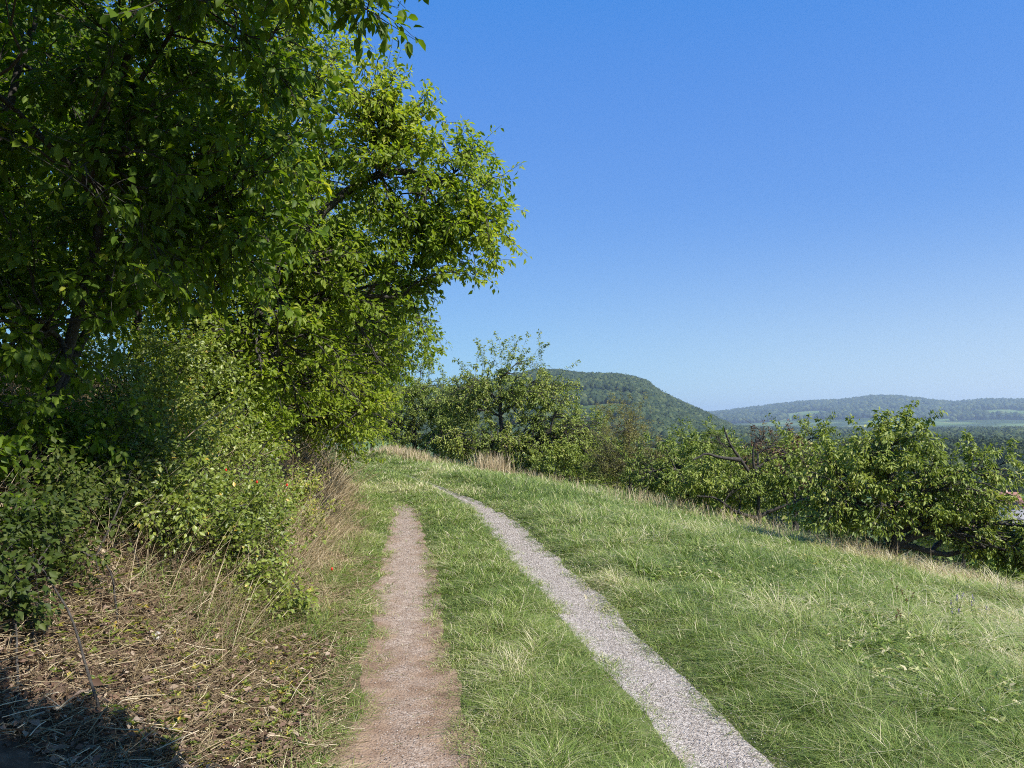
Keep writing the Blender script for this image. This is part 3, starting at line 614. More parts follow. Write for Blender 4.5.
shrub('hedge_shrub', 'green hedge growth beyond the bend below the farther hedge tree', -6.6, 22.5,
      [hb(-6.6, 22.2, .9, 1.2, 2.0, 1.0, 4)], 480, 12, .08, M_leafB, 38, nst=8, droop=.4, limbs=10)

# tall dead stalks along the bank (nobody could count them)
for k, (px, py, nm, lab, mt, rr, nn, lf) in enumerate([
    (232, 590, 'bramble_shrub', 'lowest yellow-green spray of leaves hanging over the dry bank near the verge', M_shrub, .40, 300, .042),
    (175, 560, 'bramble_shrub', 'loose yellow-green sprays among dead stems left of the lowest spray', M_shrub, .42, 300, .042),
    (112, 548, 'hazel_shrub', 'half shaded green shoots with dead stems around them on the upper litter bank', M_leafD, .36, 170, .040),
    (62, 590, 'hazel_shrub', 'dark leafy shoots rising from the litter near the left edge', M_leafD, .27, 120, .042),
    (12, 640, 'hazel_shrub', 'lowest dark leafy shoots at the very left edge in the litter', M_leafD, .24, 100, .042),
    (305, 545, 'bramble_shrub', 'small leafy spray in the straw coloured grass beside the wild rose', M_shrub, .34, 200, .042)]):
    q = hit(px, py)
    shrub(nm, lab, q[0], q[1], [hb(q[0], q[1], rr*.75, rr, rr, rr*.8, 4), hb(q[0]-.2, q[1]+.35, rr*1.2, rr, rr, rr*.8, 3)], nn, 10, lf, mt, 600+k, nst=7, droop=.35, limbs=10, r0=.007,
          aspect=.58, leafspread=.07, lump=.6, shell=.6, spikes=30, spike_h=.22)
rg = np.random.default_rng(61); n = 7500
y = 4.2*(30/4.2)**(rg.random(n)**.8); u = -1.75-2.9*rg.random(n)
x = np.interp(y, _ty, _tc)+u*np.sqrt(1+np.interp(y, _ty, _dc)**2); ok = inview(x, y) & (vnoise(x*1.1, y*.9, 621) > .35-.2*(y < 8)); x, y = x[ok], y[ok]; n = len(x)
P0 = np.stack([x, y, H(x, y)-.02], -1); ln = rg.uniform(.35, 1.15, n)*np.interp(y, [4, 5, 7, 12], [.35, .55, .9, 1]); a = rg.normal(.2, 1.2, n)
D = np.stack([np.sin(a)*.75, np.cos(a)*.5-.1, rg.uniform(.35, 1.0, n)], -1); D = unit(D)*ln[:, None]
V, Q = tubes(bez(P0, P0+D*.55+np.array([0, 0, .12])*ln[:, None], P0+D, 6), (np.clip(.0019*y/6, .0019, .006)*rg.uniform(.7, 1.5, n))[:, None]*np.linspace(1, .5, 6)[None], 3)
tag(mesh_obj('dead_stalks', V, Q, M_straw, tint=np.repeat(rg.random(n), 18)), 'tall dead tan stalks leaning over the left bank', 'dead stalks', kind='stuff')

# ------------------------------------------------------------------ sticks, a stone and small plants
def stick(label, pts, r, mat=M_stick, twigs=()):
    pts = np.array(pts, float); t = np.linspace(0, 1, len(pts)); tt = np.linspace(0, 1, 12)
    P = np.stack([np.interp(tt, t, pts[:, k]) for k in range(3)], -1); P[1:-1] = (P[:-2]+2*P[1:-1]+P[2:])/4
    P += np.random.default_rng(len(label)).normal(size=P.shape)*r*.35
    V, Q = tubes(P[None], (r*np.linspace(1, .45, 12)*(1+.12*np.sin(np.arange(12)*2.3)))[None], 7); c = P[0].copy()
    o = mesh_obj('fallen_branch', V, Q, mat, smooth=True, loc=c); tag(o, label, 'branch', 'fallen branches on the left bank')
    for k, (i, d) in enumerate(twigs):
        a = P[i]; V, Q = tubes(bez(a[None], (a+np.array(d)*.5+[0, 0, .02])[None], (a+np.array(d))[None], 6), (r*.45*np.linspace(1, .4, 6))[None], 5)
        mesh_obj('side_twig', V-c, Q, mat, o, smooth=True)
def g3(px, py, d, dz=.03):
    p = hit(px, py); return [p[0], p[1], p[2]+dz]
stick('pale barkless branch lying bent across the dark litter at the foot of the hedge', [g3(78, 548, 5.2), g3(105, 556, 5.0), g3(122, 592, 4.7), g3(133, 600, 4.6)], .012, twigs=((6, (.12, -.1, .05)),))
stick('grey forked branch poking left from the dark shrub in the lower left', [g3(0, 560, 5.2, .1), g3(30, 556, 5.1, .08), g3(55, 548, 5.1, .05)], .011, M_barkG, twigs=((5, (-.1, .1, .12)),))
stick('thin yellow dry stem lying low near the bottom left corner', [g3(5, 735, 3.75), g3(60, 715, 3.9), g3(110, 700, 4.1)], .006, twigs=((7, (.1, .02, .05)),))
stick('long straight tan stem leaning up out of the rose shrub', [W(152, 470, 5.9), W(195, 430, 6.0), W(240, 398, 6.2)], .006)
# small pale stone in the litter
p = hit(154, 642); zz = p[2]
V = ICO2_V*(1+.22*(vnoise(ICO2_V[:, 0]*2+9, ICO2_V[:, 2]*2+ICO2_V[:, 1]*3+9, 3)[:, None]-.5))*np.array([.042, .032, .03])
M_rock = noise_material('pale_limestone', [(.35, (.16, .14, .12)), (.5, (.42, .39, .35)), (.7, (.60, .57, .52))], 25, 5, .9, .5)
tag(mesh_obj('stone', V+[p[0], p[1], zz+.025], ICO2_F, M_rock, smooth=True, loc=(p[0], p[1], zz)), 'small pale grey stone lying in the brown leaf litter', 'stone')
def herb(name, label, cat, x, y, hgt, petal, pm, leafm, seed, nst=3, group=None, head='disc', lean=.15):
    rg = np.random.default_rng(seed); b = np.array(P3(x, y, -.01)); root = thing(name, label, cat, b, group)
    A = np.zeros((nst, 3))+rg.normal(size=(nst, 3))*[.01, .01, 0]; B = A+np.stack([rg.normal(0, lean, nst)*hgt, rg.normal(0, lean, nst)*hgt, hgt*rg.uniform(.7, 1.05, nst)], -1)
    C = A*.5+B*.5+rg.normal(size=A.shape)*.02; P = bez(A, C, B, 7)
    V, Q = tubes(P, np.full((nst, 7), .0022)*np.linspace(1, .6, 7)[None], 4); mesh_obj('stem', V, Q, leafm, root, tint=np.full(len(V), .4))
    k = 7*nst; i = rg.integers(0, nst, k); j = rg.integers(1, 6, k); pp = P[i, j]; a = rg.random(k)*2*PI
    D = np.stack([np.cos(a), np.sin(a), rg.uniform(0, .6, k)], -1)
    V, Fa, kk = leaf_geo(pp, D, np.tile([[0, 0, 1.]], (k, 1)), .05*hgt/.4, .018*hgt/.4, 1); mesh_obj('leaves', V, Fa, leafm, root, tint=np.repeat(rg.random(k)*.6, 4))
    for s in range(nst):
        if head == 'disc':
            m = 9; a = np.arange(m)*2*PI/m; D = np.stack([np.cos(a), np.sin(a), np.full(m, .25)], -1); pc = np.repeat(P[s, -1][None], m, 0)
            V, Fa, kk = leaf_geo(pc, D, np.tile([[0, 0, 1.]], (m, 1)), petal, petal*.55, 1)
        else:
            m = 26; t = rg.random(m); pc = P[s, -1][None]*(1-.35*t[:, None])+P[s, 3][None]*.35*t[:, None]; a = rg.random(m)*2*PI
            D = np.stack([np.cos(a), np.sin(a), rg.uniform(0, .8, m)], -1); V, Fa, kk = leaf_geo(pc, D, unit(rg.normal(size=(m, 3))), petal, petal*.7, 1)
        mesh_obj('flower', V, Fa, pm, root, tint=np.repeat(rg.random(len(D)), 4))
M_yel = leaf_material('yellow_petal', [(0, (.55, .40, .02)), (1, (.80, .62, .04))], .2)
M_pur = leaf_material('violet_petal', [(0, (.20, .14, .38)), (1, (.38, .28, .58))], .2)
M_whi = leaf_material('white_petal', [(0, (.6, .58, .5)), (1, (.8, .78, .72))], .2)
M_rust = leaf_material('rusty_seed', [(0, (.10, .035, .02)), (1, (.24, .09, .045))], .1)
def onslope(px, d):
    return W(px, 500, d)[0], d
FG = 'wildflowers scattered in the meadow'
for k, (px, d, nm, lab, m_, hd, hg, ps) in enumerate([
    (801, 10.2, 'yellow_flower', 'small yellow wildflower nearest the orchard edge', M_yel, 'disc', .20, .014),
    (812, 9.6, 'yellow_flower', 'tiny yellow wildflower in the meadow, the lower of a pair', M_yel, 'disc', .18, .014),
    (955, 7.0, 'violet_flower', 'violet flower spike in tall grass by the right edge', M_pur, 'spike', .34, .010),
    (975, 7.3, 'violet_flower', 'pale violet flower spike farthest right in the meadow', M_pur, 'spike', .32, .010),
    (951, 6.5, 'violet_flower', 'violet flower spike lower on the slope, half hidden in grass', M_pur, 'spike', .28, .009),
    (893, 7.6, 'dock_plant', 'rust brown dock seed head standing in the meadow', M_rust, 'spike', .32, .011),
    (905, 7.1, 'dock_plant', 'darker rust brown dock stalk beside another dock plant', M_rust, 'spike', .26, .012),
    (897, 6.2, 'dock_plant', 'low rusty dock plant nearer the track in a gap of the grass', M_rust, 'spike', .22, .012),
    (598, 16.0, 'white_flower', 'white wildflower head at the grass crest before the orchard', M_whi, 'disc', .40, .02),
    (684, 13.5, 'white_flower', 'white flower head above the grass below the middle orchard tree', M_whi, 'disc', .36, .02)]):
    x_, y_ = onslope(px, d); herb(nm, lab, 'flower' if 'dock' not in nm else 'plant', x_, y_, hg, ps, m_, M_grass, 700+k, head=hd, group=FG if 'dock' not in nm else 'dock plants in the meadow')

# tall dry grass with seed heads on the crest
def tall_grass(label, spots, n, hmin, hmax, seed, sd=.35, name='tall_dry_grass'):
    rg = np.random.default_rng(seed); i = rg.integers(0, len(spots), n); S = np.array(spots)[i]
    x = S[:, 0]+rg.normal(0, sd, n); y = S[:, 1]+rg.normal(0, sd, n); h = rg.uniform(hmin, hmax, n)
    V, Fa, T = blades(x, y, h, np.clip(.0045*y/9, .004, .02), rg.uniform(.05, .7, n), rg, np.clip(rg.normal(.6, .2, n), 0, 1), curl=1.3)
    a = rg.random(n)*2*PI; 
    tag(mesh_obj(name, V, Fa, M_straw, tint=T), label, 'dry grass', kind='stuff')
tall_grass('tall pale dry grass tuft on the crest in front of the spiky orchard tree', [(-.75, 30.5), (-.3, 30), (-.9, 29.5)], 500, .5, 1.15, 81, .3)
tall_grass('mound of dry brownish grass where the track bends away', [(-4.6, 31.4), (-4.0, 31), (-3.6, 30.4), (-5.0, 31.8)], 1400, .2, .5, 82, .5)
tall_grass('pale dry grass fringing the crest below the nearest orchard tree', [(6.9, 12.6), (7.3, 12.0), (7.7, 11.4), (8.1, 10.9), (8.0, 11.8), (6.2, 13.4), (8.6, 11.4), (9.0, 10.9), (8.3, 10.2)], 4200, .15, .42, 83, .35)
tall_grass('thin dry stems along the crest between the orchard trees', [(W(p, 500, d)[0], d) for p, d in ((560, 27), (600, 23), (640, 20), (690, 18.5), (740, 17), (800, 15.5), (850, 14.2), (665, 19.5), (530, 29), (450, 32))], 1500, .2, .6, 84, .7)

# ------------------------------------------------------------------ orchard trees beyond the crest
OG = 'orchard trees below the crest'
def otree(label, x, y, blobs, n, lpt, leaf, seed, top, lmat=M_leafO, r0=.11, name='cherry_tree', stems=None, **kw):
    st = stems or [[P3(x, y, -.1), [x+.05, y, gz(x, y)+.7], [x-.05, y, top]]]
    kw.setdefault('spikes', 24); kw.setdefault('spike_h', .55)
    return make_plant(name, label, 'tree', st, blobs, n, lpt, leaf, M_bark, lmat, seed, group=OG, r0=r0, zmin=lambda a, b: H(a, b)+.35, **kw)
otree('big round cherry tree with dark trunk rising from the grass edge at the right', 6.98, 14.3,
      [(6.2, 14.3, .65, 1.2, 1.2, .85, 6), (7.1, 14.3, .95, 1.0, 1.1, .8, 5), (8.3, 14.2, .45, 1.25, 1.2, .9, 6), (6.0, 14.2, -.2, 1.05, 1.0, .5, 4), (9.0, 14.0, -.65, 1.2, 1.0, .55, 4), (7.7, 13.9, .0, 1.0, .7, .5, 3)],
      1250, 18, .10, 41, 1.3, droop=.95, limbs=12, up=.12, spikes=34, spike_h=.42, shell=.5, aspect=.42, lump=.25)
otree('leafy cherry tree at the right picture edge, low behind the dry grass', 10.2, 13.4,
      [(9.5, 13.4, -.52, 1.0, .9, .62, 4), (10.6, 13.2, -.9, .9, .9, .6, 4), (9.3, 12.9, -1.15, .6, .6, .35, 2)], 640, 17, .10, 42, -.1, droop=.95, limbs=9, aspect=.42)
xd, yd = 5.72, 18.2
db = otree('half dead old cherry tree with a broken bare trunk and gnarled grey limbs', xd, yd,
      [(4.7, 18.5, .2, 1.25, .9, .65, 5), (6.8, 18.4, .3, 1.2, .9, .6, 5), (5.7, 18.0, .15, .6, .3, .35, 1), (5.7, 18.9, -.4, 1.8, .9, .5, 4), (7.3, 18.4, -.5, .9, .8, .45, 2)], 720, 15, .095, 43, 1.3, droop=.9, limbs=12, up=.25, aspect=.42, spikes=8,
      stems=[[P3(xd, yd, -.1), [5.78, 18.2, .1], [5.62, 18.2, .8], [5.75, 18.2, 1.25]],
             [[5.75, 18.2, -.65], [5.2, 18.1, -.5], [4.75, 18.1, -.15], [4.3, 18.1, -.12]],
             [[5.75, 18.2, -.6], [6.3, 18.1, -.35], [7.0, 18.1, -.12], [7.6, 18.1, -.18]],
             [[5.7, 18.2, .2], [5.3, 18.1, .75], [5.05, 18.1, 1.15], [4.95, 18.1, 1.45]],
             [[5.3, 18.1, .72], [4.8, 18.0, .78], [4.5, 18.0, .88], [4.2, 18.0, .72]]], r0=.044)
rg = np.random.default_rng(431); b0 = np.array(db.location)
for pts in ([(5.72, 18.2, .85), (6.0, 18.1, 1.0), (6.2, 18.1, 1.25)], [(5.7, 18.2, .5), (6.1, 18.2, .75), (6.6, 18.2, .85), (6.9, 18.2, .8)], [(5.1, 18.1, 1.0), (4.9, 18.1, 1.05), (4.75, 18, 1.25)], [(5.74, 18.2, 1.1), (5.9, 18.2, 1.22), (5.86, 18.1, 1.4)]):
    pts = np.array(pts); tt = np.linspace(0, 1, 9); P = np.stack([np.interp(tt, np.linspace(0, 1, len(pts)), pts[:, k]) for k in range(3)], -1); P[1:] += rg.normal(size=(8, 3))*.02
    V, Q = tubes(P[None], np.linspace(.024, .008, 9)[None], 6); tb, qb = [V], [Q]; off = len(V)
    for j in range(30):
        a = P[rg.integers(2, 9)]; e = a+rg.normal(size=3)*[.2, .1, .17]+[0, 0, .08]
        v, q = tubes(bez(a[None], ((a+e)/2+[0, 0, .03])[None], e[None], 4), np.linspace(.007, .004, 4)[None], 3); tb.append(v); qb.append(q+off); off += len(v)
    mesh_obj('dead_branch', np.concatenate(tb)-b0, np.concatenate(qb), M_bark, db, smooth=True)
otree('tree with browned reddish upper leaves just behind the half dead trunk', 7.3, 20.2,
      [(6.9, 20.3, .55, .9, .9, .7, 3), (7.7, 20.3, .2, 1.0, .9, .6, 3)], 420, 12, .085, 44, 1.0, lmat=M_leafR, name='plum_tree', droop=.6, spikes=16)
otree('dark green cherry tree between the half dead tree and the olive bush', 4.8, 22.3,
      [(4.6, 22.3, .15, 1.4, 1.2, .85, 5), (5.8, 22.4, -.1, 1.2, 1.0, .8, 4), (4.4, 22.0, -.65, 1.4, 1, .6, 3)], 950, 16, .10, 45, .6, droop=.9, aspect=.42, spikes=26)
otree('feathery olive green thin-leaved tree on the crest, upright and loose', 4.1, 27.2,
      [(4.1, 27.2, .5, 1.35, 1.4, 1.7, 6), (5.1, 27.2, -.2, 1.0, 1.0, 1.1, 3), (3.3, 27.4, -.2, 1.0, 1.0, 1.0, 2)], 1500, 18, .066, 46, 1.6, lmat=M_leafOl, name='willow_tree', droop=.2, up=.3, spikes=50, spike_h=.8, aspect=.3, r0=.08)
otree('tallest orchard tree with leafy shoots spiking above the crown at the centre', -.5, 33.2,
      [(-.3, 33.2, 2.9, 2.1, 2.0, 1.5, 7), (-2.0, 33.2, 2.4, 1.6, 1.8, 1.4, 5), (1.6, 33.2, 2.3, 1.7, 1.8, 1.5, 5), (2.8, 32.6, .5, 1.5, 1.6, 1.2, 4), (.3, 32.5, .5, 2.6, 1.5, 1.1, 6), (-2.4, 32.6, .5, 1.5, 1.3, 1.0, 3)],
      2300, 15, .125, 47, 3.4, droop=.6, limbs=14, up=.3, spikes=34, spike_h=1.3, r0=.16, aspect=.42)
otree('rounded orchard tree with a short dark trunk left of the tallest one', -4.7, 37.0,
      [(-4.4, 37.0, 2.7, 2.1, 2.0, 1.5, 6), (-2.9, 36.6, 2.0, 1.4, 1.5, 1.1, 3), (-5.6, 37, 1.4, 1.4, 1.4, 1.1, 3), (-3.8, 36, .5, 2.4, 1.2, .8, 3)], 1500, 15, .125, 48, 2.8, droop=.6, spikes=26, spike_h=.8, r0=.14, aspect=.42)
otree('cherry tree seen between the half dead tree and the big round one', 9.0, 23.8,
      [(8.9, 23.8, .4, 1.6, 1.4, 1.1, 5), (10.4, 23.8, .0, 1.3, 1.2, .9, 3), (8, 23.4, -.6, 1.5, 1.1, .8, 3)], 950, 14, .105, 49, 1.0, droop=.8, aspect=.42, spikes=26)
otree('low orchard tree filling the gap right of the tallest tree', 2.4, 36.5, [(2.9, 36.5, .6, 2.2, 1.8, 1.6, 5), (5.0, 36, -.1, 1.8, 1.5, 1.4, 4)], 1100, 13, .13, 50, 1.2, droop=.6, aspect=.42)
otree('orchard tree hidden deep behind the dark green cherry tree', 7.6, 30.5, [(7.4, 30.5, .1, 1.8, 1.7, 1.3, 5), (9.4, 30.6, -.3, 1.7, 1.5, 1.2, 4)], 900, 13, .12, 52, .6, droop=.6, aspect=.42)
otree('orchard tree at the far bend behind the dry mound', -7.6, 42.0, [(-7.4, 42, 2.6, 2.6, 2.2, 2.0, 5)], 620, 13, .14, 53, 3.0, droop=.6, aspect=.42)
otree('lower orchard tree down the slope behind the big round cherry', 15.0, 26.0, [(14.6, 26, -1.6, 2.0, 2, 1.4, 5)], 520, 13, .12, 54, -1, droop=.6, aspect=.42)

# ------------------------------------------------------------------ trees farther down the slope and in the valley (shared meshes, one object each)
def crown_mesh_data(seed, n, R, leaf):
    rg = np.random.default_rng(seed)
    bl = [(0, 0, 3.6, 2.2, 2.2, 2.0, 5), (1.2, .3, 2.8, 1.5, 1.5, 1.3, 2), (-1.2, -.4, 2.9, 1.5, 1.6, 1.4, 2), (.1, 1.1, 4.4, 1.2, 1.2, 1.1, 1.5)]
    P = blob_points(bl, n, rg, .3, .3); n = len(P); c = np.array([0, 0, 3.2]); D = unit(P-c+rg.normal(size=P.shape)*1.2-[0, 0, .4]); ll = leaf*rg.uniform(.6, 1.3, n)
    V, Fa, k = leaf_geo(P, D, unit((P-c)+rg.normal(size=P.shape)*1.2+[0, 0, 1]), ll, ll*.75, 1)
    tint = np.clip(.5*rg.random(n)+.5*vnoise(P[:, 0]+30, P[:, 2]+P[:, 1]+30, seed), 0, 1)
    return V, Fa, np.repeat(tint, k)
def trunk_data(seed):
    rg = np.random.default_rng(seed); tp = [np.array([[0, 0, -.4], [.03, 0, .6], [0, .05, 1.4], [.05, 0, 2.4], [0, 0, 3.6]])]; 
    V, Q = tubes(np.array(tp), np.array([[.2, .17, .15, .11, .05]]), 7); vs, qs, off = [V], [Q], len(V)
    for k in range(7):
        a = rg.random()*2*PI; A = np.array([[.02, 0, rg.uniform(1.0, 2.2)]]); B = A+np.array([[math.cos(a)*1.5, math.sin(a)*1.5, rg.uniform(.7, 1.8)]])
        v, q = tubes(bez(A, (A+B)/2+[0, 0, -.15], B, 5), np.linspace(.09, .02, 5)[None], 4); vs.append(v); qs.append(q+off); off += len(v)
    return np.concatenate(vs), np.concatenate(qs)
protos = []
for k in range(3):
    V, Fa, T = crown_mesh_data(810+k, 2600, 2.2, .34); me = mesh_obj('crown', V, Fa, (M_leafO, M_far, M_leafOl)[k], tint=T); V, Q = trunk_data(820+k); mt = mesh_obj('trunk', V, Q, M_bark, smooth=True)
    protos.append((mt.data, me.data)); bpy.data.objects.remove(me); bpy.data.objects.remove(mt)
rg = np.random.default_rng(91); cnt = 0; placed = []
spots = []
for d, p0, p1, st in ((46, 560, 1040, 95), (70, 560, 1040, 60), (120, 600, 1030, 40), (190, 560, 1030, 30), (270, 500, 1030, 24), (360, 500, 1030, 22), (450, 500, 1030, 20)):
    p = p0+rg.uniform(0, st)
    while p < p1:
        spots.append((W(p, 450, d*rg.uniform(.9, 1.12)), d)); p += st*rg.uniform(.6, 1.4)
HOUSES = [(1012, 205, 20, .5), (968, 232, -30, 0), (955, 190, 35, .2), (1030, 260, 10, .4), (905, 240, 15, .1), (1000, 300, -15, 0), (930, 290, 50, 0)]
hxy = [W(px, 450, d)[:2] for px, d, _, _ in HOUSES]
for w, d in spots:
    x, y = w[0], w[1]
    if any((x-a)**2+(y-b)**2 < 14**2 for a, b in hxy) or (d > 150 and d < 260 and w[0]/w[1] > .52): continue
    s = rg.uniform(.75, 1.25)*(1 if d < 150 else 1.5); k = int(rg.integers(3)); z = gz(x, y)
    where = 'on the slope just below the orchard' if d < 60 else 'lower on the slope among others' if d < 100 else 'down in the valley among others' if d < 240 else 'far off on the valley side among others'
    look = ('Round leafy green', 'Dark green rounded', 'Olive green loose')[k].lower()
    t = thing('valley_tree', '%s tree %s' % (look, where), 'tree', (x, y, z), '%s trees %s' % (look, where))
    t.scale = (s, s, s*rg.uniform(.85, 1.15)); t.rotation_euler.z = rg.random()*6.28
    for nm, me in (('trunk', protos[k][0]), ('crown', protos[k][1])):
        o = bpy.data.objects.new(nm, me); COL.objects.link(o); o.parent = t

# ------------------------------------------------------------------ village houses seen through the leaves
M_wall = noise_material('render_wall', [(.3, (.62, .59, .54)), (.7, (.76, .73, .68))], 2, 4, .9, .05)
M_wallp = noise_material('pink_render_wall', [(.3, (.52, .36, .30)), (.7, (.62, .46, .39))], 2, 4, .9, .05)
M_roofr = noise_material('clay_roof', [(.3, (.20, .10, .075)), (.7, (.30, .16, .12))], 5, 6, .85, .3)
M_roofg = noise_material('grey_roof', [(.3, (.16, .155, .16)), (.7, (.28, .27, .27))], 5, 6, .85, .3)
M_glass = noise_material('window_glass', [(.3, (.03, .035, .04)), (.7, (.06, .07, .08))], 3, 2, .15, .0)
M_frame = noise_material('window_frame_white', [(.3, (.65, .65, .63)), (.7, (.75, .75, .73))], 3, 2, .5, .0)
def boxg(x0, x1, y0, y1, z0, z1):
    V = np.array([[x, y, z] for z in (z0, z1) for y in (y0, y1) for x in (x0, x1)], float)
    return V, np.array([[0, 2, 3, 1], [4, 5, 7, 6], [0, 1, 5, 4], [2, 6, 7, 3], [0, 4, 6, 2], [1, 3, 7, 5]])
def house(label, px, d, rot, mw, mr, name='village_house', w=11., dp=9., ht=5.6, rh=3.6):
    p = W(px, 450, d); z = gz(p[0], p[1]); root = thing(name, label, 'house', (p[0], p[1], z), 'village houses below the orchard'); root.rotation_euler.z = math.radians(rot)
    a, b = w/2, dp/2
    V = np.array([[-a, -b, -2], [a, -b, -2], [a, b, -2], [-a, b, -2], [-a, -b, ht], [a, -b, ht], [a, b, ht], [-a, b, ht], [-a, 0, ht+rh-.12], [a, 0, ht+rh-.12]])
    mesh_obj('wall', V, [np.array([[0, 1, 5, 4], [2, 3, 7, 6], [0, 3, 2, 1]]), np.array([[1, 2, 6], [1, 6, 5], [5, 6, 9], [3, 0, 4], [3, 4, 7], [7, 4, 8]])], mw, root)
    e = .55; t = .22; sl = rh/b; zo = ht-e*sl
    prof = [(-b-e, zo), (0, ht+rh), (b+e, zo), (b+e, zo+t), (0, ht+rh+t), (-b-e, zo+t)]
    V = np.array([[s*(a+.45), q[0], q[1]] for s in (-1, 1) for q in prof])
    Q = [[0, 1, 7, 6], [1, 2, 8, 7], [2, 3, 9, 8], [3, 4, 10, 9], [4, 5, 11, 10], [5, 0, 6, 11], [0, 5, 4, 1], [1, 4, 3, 2], [6, 7, 10, 11], [7, 8, 9, 10]]
    rf = mesh_obj('roof', V, np.array(Q), mr, root)
    V, Q = boxg(a*.3, a*.3+.7, .6, 1.3, ht+rh*.5, ht+rh+1.0); mesh_obj('chimney', V, Q, M_wallp, rf)
    def window(cx, cz, face):
        ww, hh = 1.1, 1.3
        if face == 'f': F_ = boxg(cx-ww/2, cx+ww/2, -b-.06, -b+.05, cz, cz+hh); G = boxg(cx-ww/2+.1, cx+ww/2-.1, -b-.075, -b+.02, cz+.1, cz+hh-.1)
        else:
            s = -1 if face == 'l' else 1; F_ = boxg(*sorted((s*(a+.06), s*(a-.05))), cx-ww/2, cx+ww/2, cz, cz+hh); G = boxg(*sorted((s*(a+.075), s*(a-.02))), cx-ww/2+.1, cx+ww/2-.1, cz+.1, cz+hh-.1)
        wd = mesh_obj('window', F_[0], F_[1], M_frame, root); mesh_obj('pane', G[0], G[1], M_glass, wd)
    for cz in (.9, 3.6):
        for cx in (-3.6, -1.2, 1.2, 3.6):
            if cz < 1 and cx == 1.2: continue
            window(cx, cz, 'f')
        for f in 'lr':
            for cx in (-2, 2): window(cx, cz, f)
    for f in 'lr': window(0, 6.0, f)
    V, Q = boxg(.7, 1.7, -b-.06, -b+.05, 0, 2.1); mesh_obj('door', V, Q, M_roofr, root)
hl = ['village house with a grey roof and white gable at the right edge', 'village house with a clay red roof glimpsed above the cherry leaves', 'white walled house with a pinkish roof glimpsed through the big cherry tree',
      'pink walled village house behind the grey roofed one', 'white house hidden behind the big cherry tree in the valley', 'farther red roofed house in the village behind the others', 'grey roofed house at the back of the village']
for k, (px, d, rot, _) in enumerate(HOUSES):
    house(hl[k], px, d, rot, (M_wall, M_wall, M_wall, M_wallp, M_wall, M_wall, M_wallp)[k], (M_roofg, M_roofr, M_roofr, M_roofr, M_roofr, M_roofr, M_roofg)[k])

# ------------------------------------------------------------------ far woods: one mass of crowns each
def wood(name, label, n, fn, R0, R1, seed, V0, F0, extra=0, mat=M_far, hk=1.0):
    rg = np.random.default_rng(seed); x, y = fn(rg, n); n = len(x); z = H(x, y)
    R = rg.uniform(R0, R1, n); k = len(V0)
    jit = rg.uniform(.62, 1.22, (n, k, 1))*(1 if extra < 20 else .84)
    V = V0[None]*jit*R[:, None, None]*np.array([1, 1, 1.05*hk]) + np.stack([x, y, z+R*.75*hk], -1)[:, None]
    Fa = (F0[None]+(np.arange(n)*k)[:, None, None]).reshape(-1, 3)
    ti = np.clip(rg.random((n, 1))**1.5*.75+.3*rg.random((n, k))-.05, 0, 1).ravel(); V = V.reshape(-1, 3)
    if extra:
        m = n*extra; i = np.repeat(np.arange(n), extra); d = unit(rg.normal(size=(m, 3))+[0, 0, .25])
        P = np.stack([x, y, z+R*.75*hk], -1)[i]+d*R[i][:, None]*rg.uniform(.74, 1.14, (m, 1))*np.array([1, 1, 1.05*hk])
        q = 1 if extra < 20 else .62
        v, f, kk = leaf_geo(P, unit(rg.normal(size=(m, 3))), unit(d+rg.normal(size=(m, 3))*.6), R[i]*.42*q, R[i]*.32*q, 1)
        Fa = np.concatenate([Fa, f+len(V)]); V = np.concatenate([V, v]); ti = np.concatenate([ti, np.repeat(np.clip(ti.reshape(n, k)[:, 0][i]+rg.normal(0, .15, m), 0, 1), kk)])
    tag(mesh_obj(name, V, Fa, mat, tint=ti), label, 'wood', kind='stuff')
def polar(rg, n, r0, r1, a0, a1, g=1.0):
    r = (r0**2+(r1**2-r0**2)*rg.random(n)**g)**.5; a = rg.uniform(a0, a1, n); return r*np.sin(a), r*np.cos(a)
def f_hill(rg, n):
    x, y = polar(rg, n, 900, 2000, paz(380), paz(770)); r = np.hypot(x, y)
    keep = (r > 1380) | (fbm(x/70., y/45., 77, 3) < .50); return x[keep], y[keep]
wood('hill_forest', 'dense dark forest covering the hill left of centre', 26000, f_hill, 3.8, 8.4, 301, ICO2_V, ICO2_F, 12)
def f_mid(rg, n):
    x, y = polar(rg, n, 420, 900, paz(440), paz(1100)); keep = fbm(x/90., y/60., 71, 3) > .46; return x[keep], y[keep]
wood('valley_wood', 'green woodland and copses on the valley floor and lower slopes', 5200, f_mid, 3.0, 6.5, 302, ICO2_V, ICO2_F, 50)
def f_mid2(rg, n):
    x, y = polar(rg, n, 900, 3300, paz(700), paz(1100)); keep = meadow(x, y) < .5; return x[keep], y[keep]
wood('valley_woods', 'broad dark woods across the valley floor at the right', 16000, f_mid2, 4.5, 10, 303, ICO_V, ICO_F, 8)
def f_right(rg, n):
    x, y = polar(rg, n, 500, 820, paz(850), paz(1080)); return x, y
wood('riverside_wood', 'dark continuous wood behind the village at the right', 2000, f_right, 4.5, 10.0, 304, ICO2_V, ICO2_F, 110, hk=1.15)
def f_far(rg, n):
    x, y = polar(rg, n, 4300, 6650, paz(690), paz(1100)); r = np.hypot(x, y); keep = (meadow(x, y)*sstep(6300, 5200, r) < .4) & (rg.random(len(x)) < .75); return x[keep], y[keep]
wood('ridge_forest', 'hazy forest on the distant ridge', 17000, f_far, 11, 20, 305, ICO_V, ICO_F, 0)

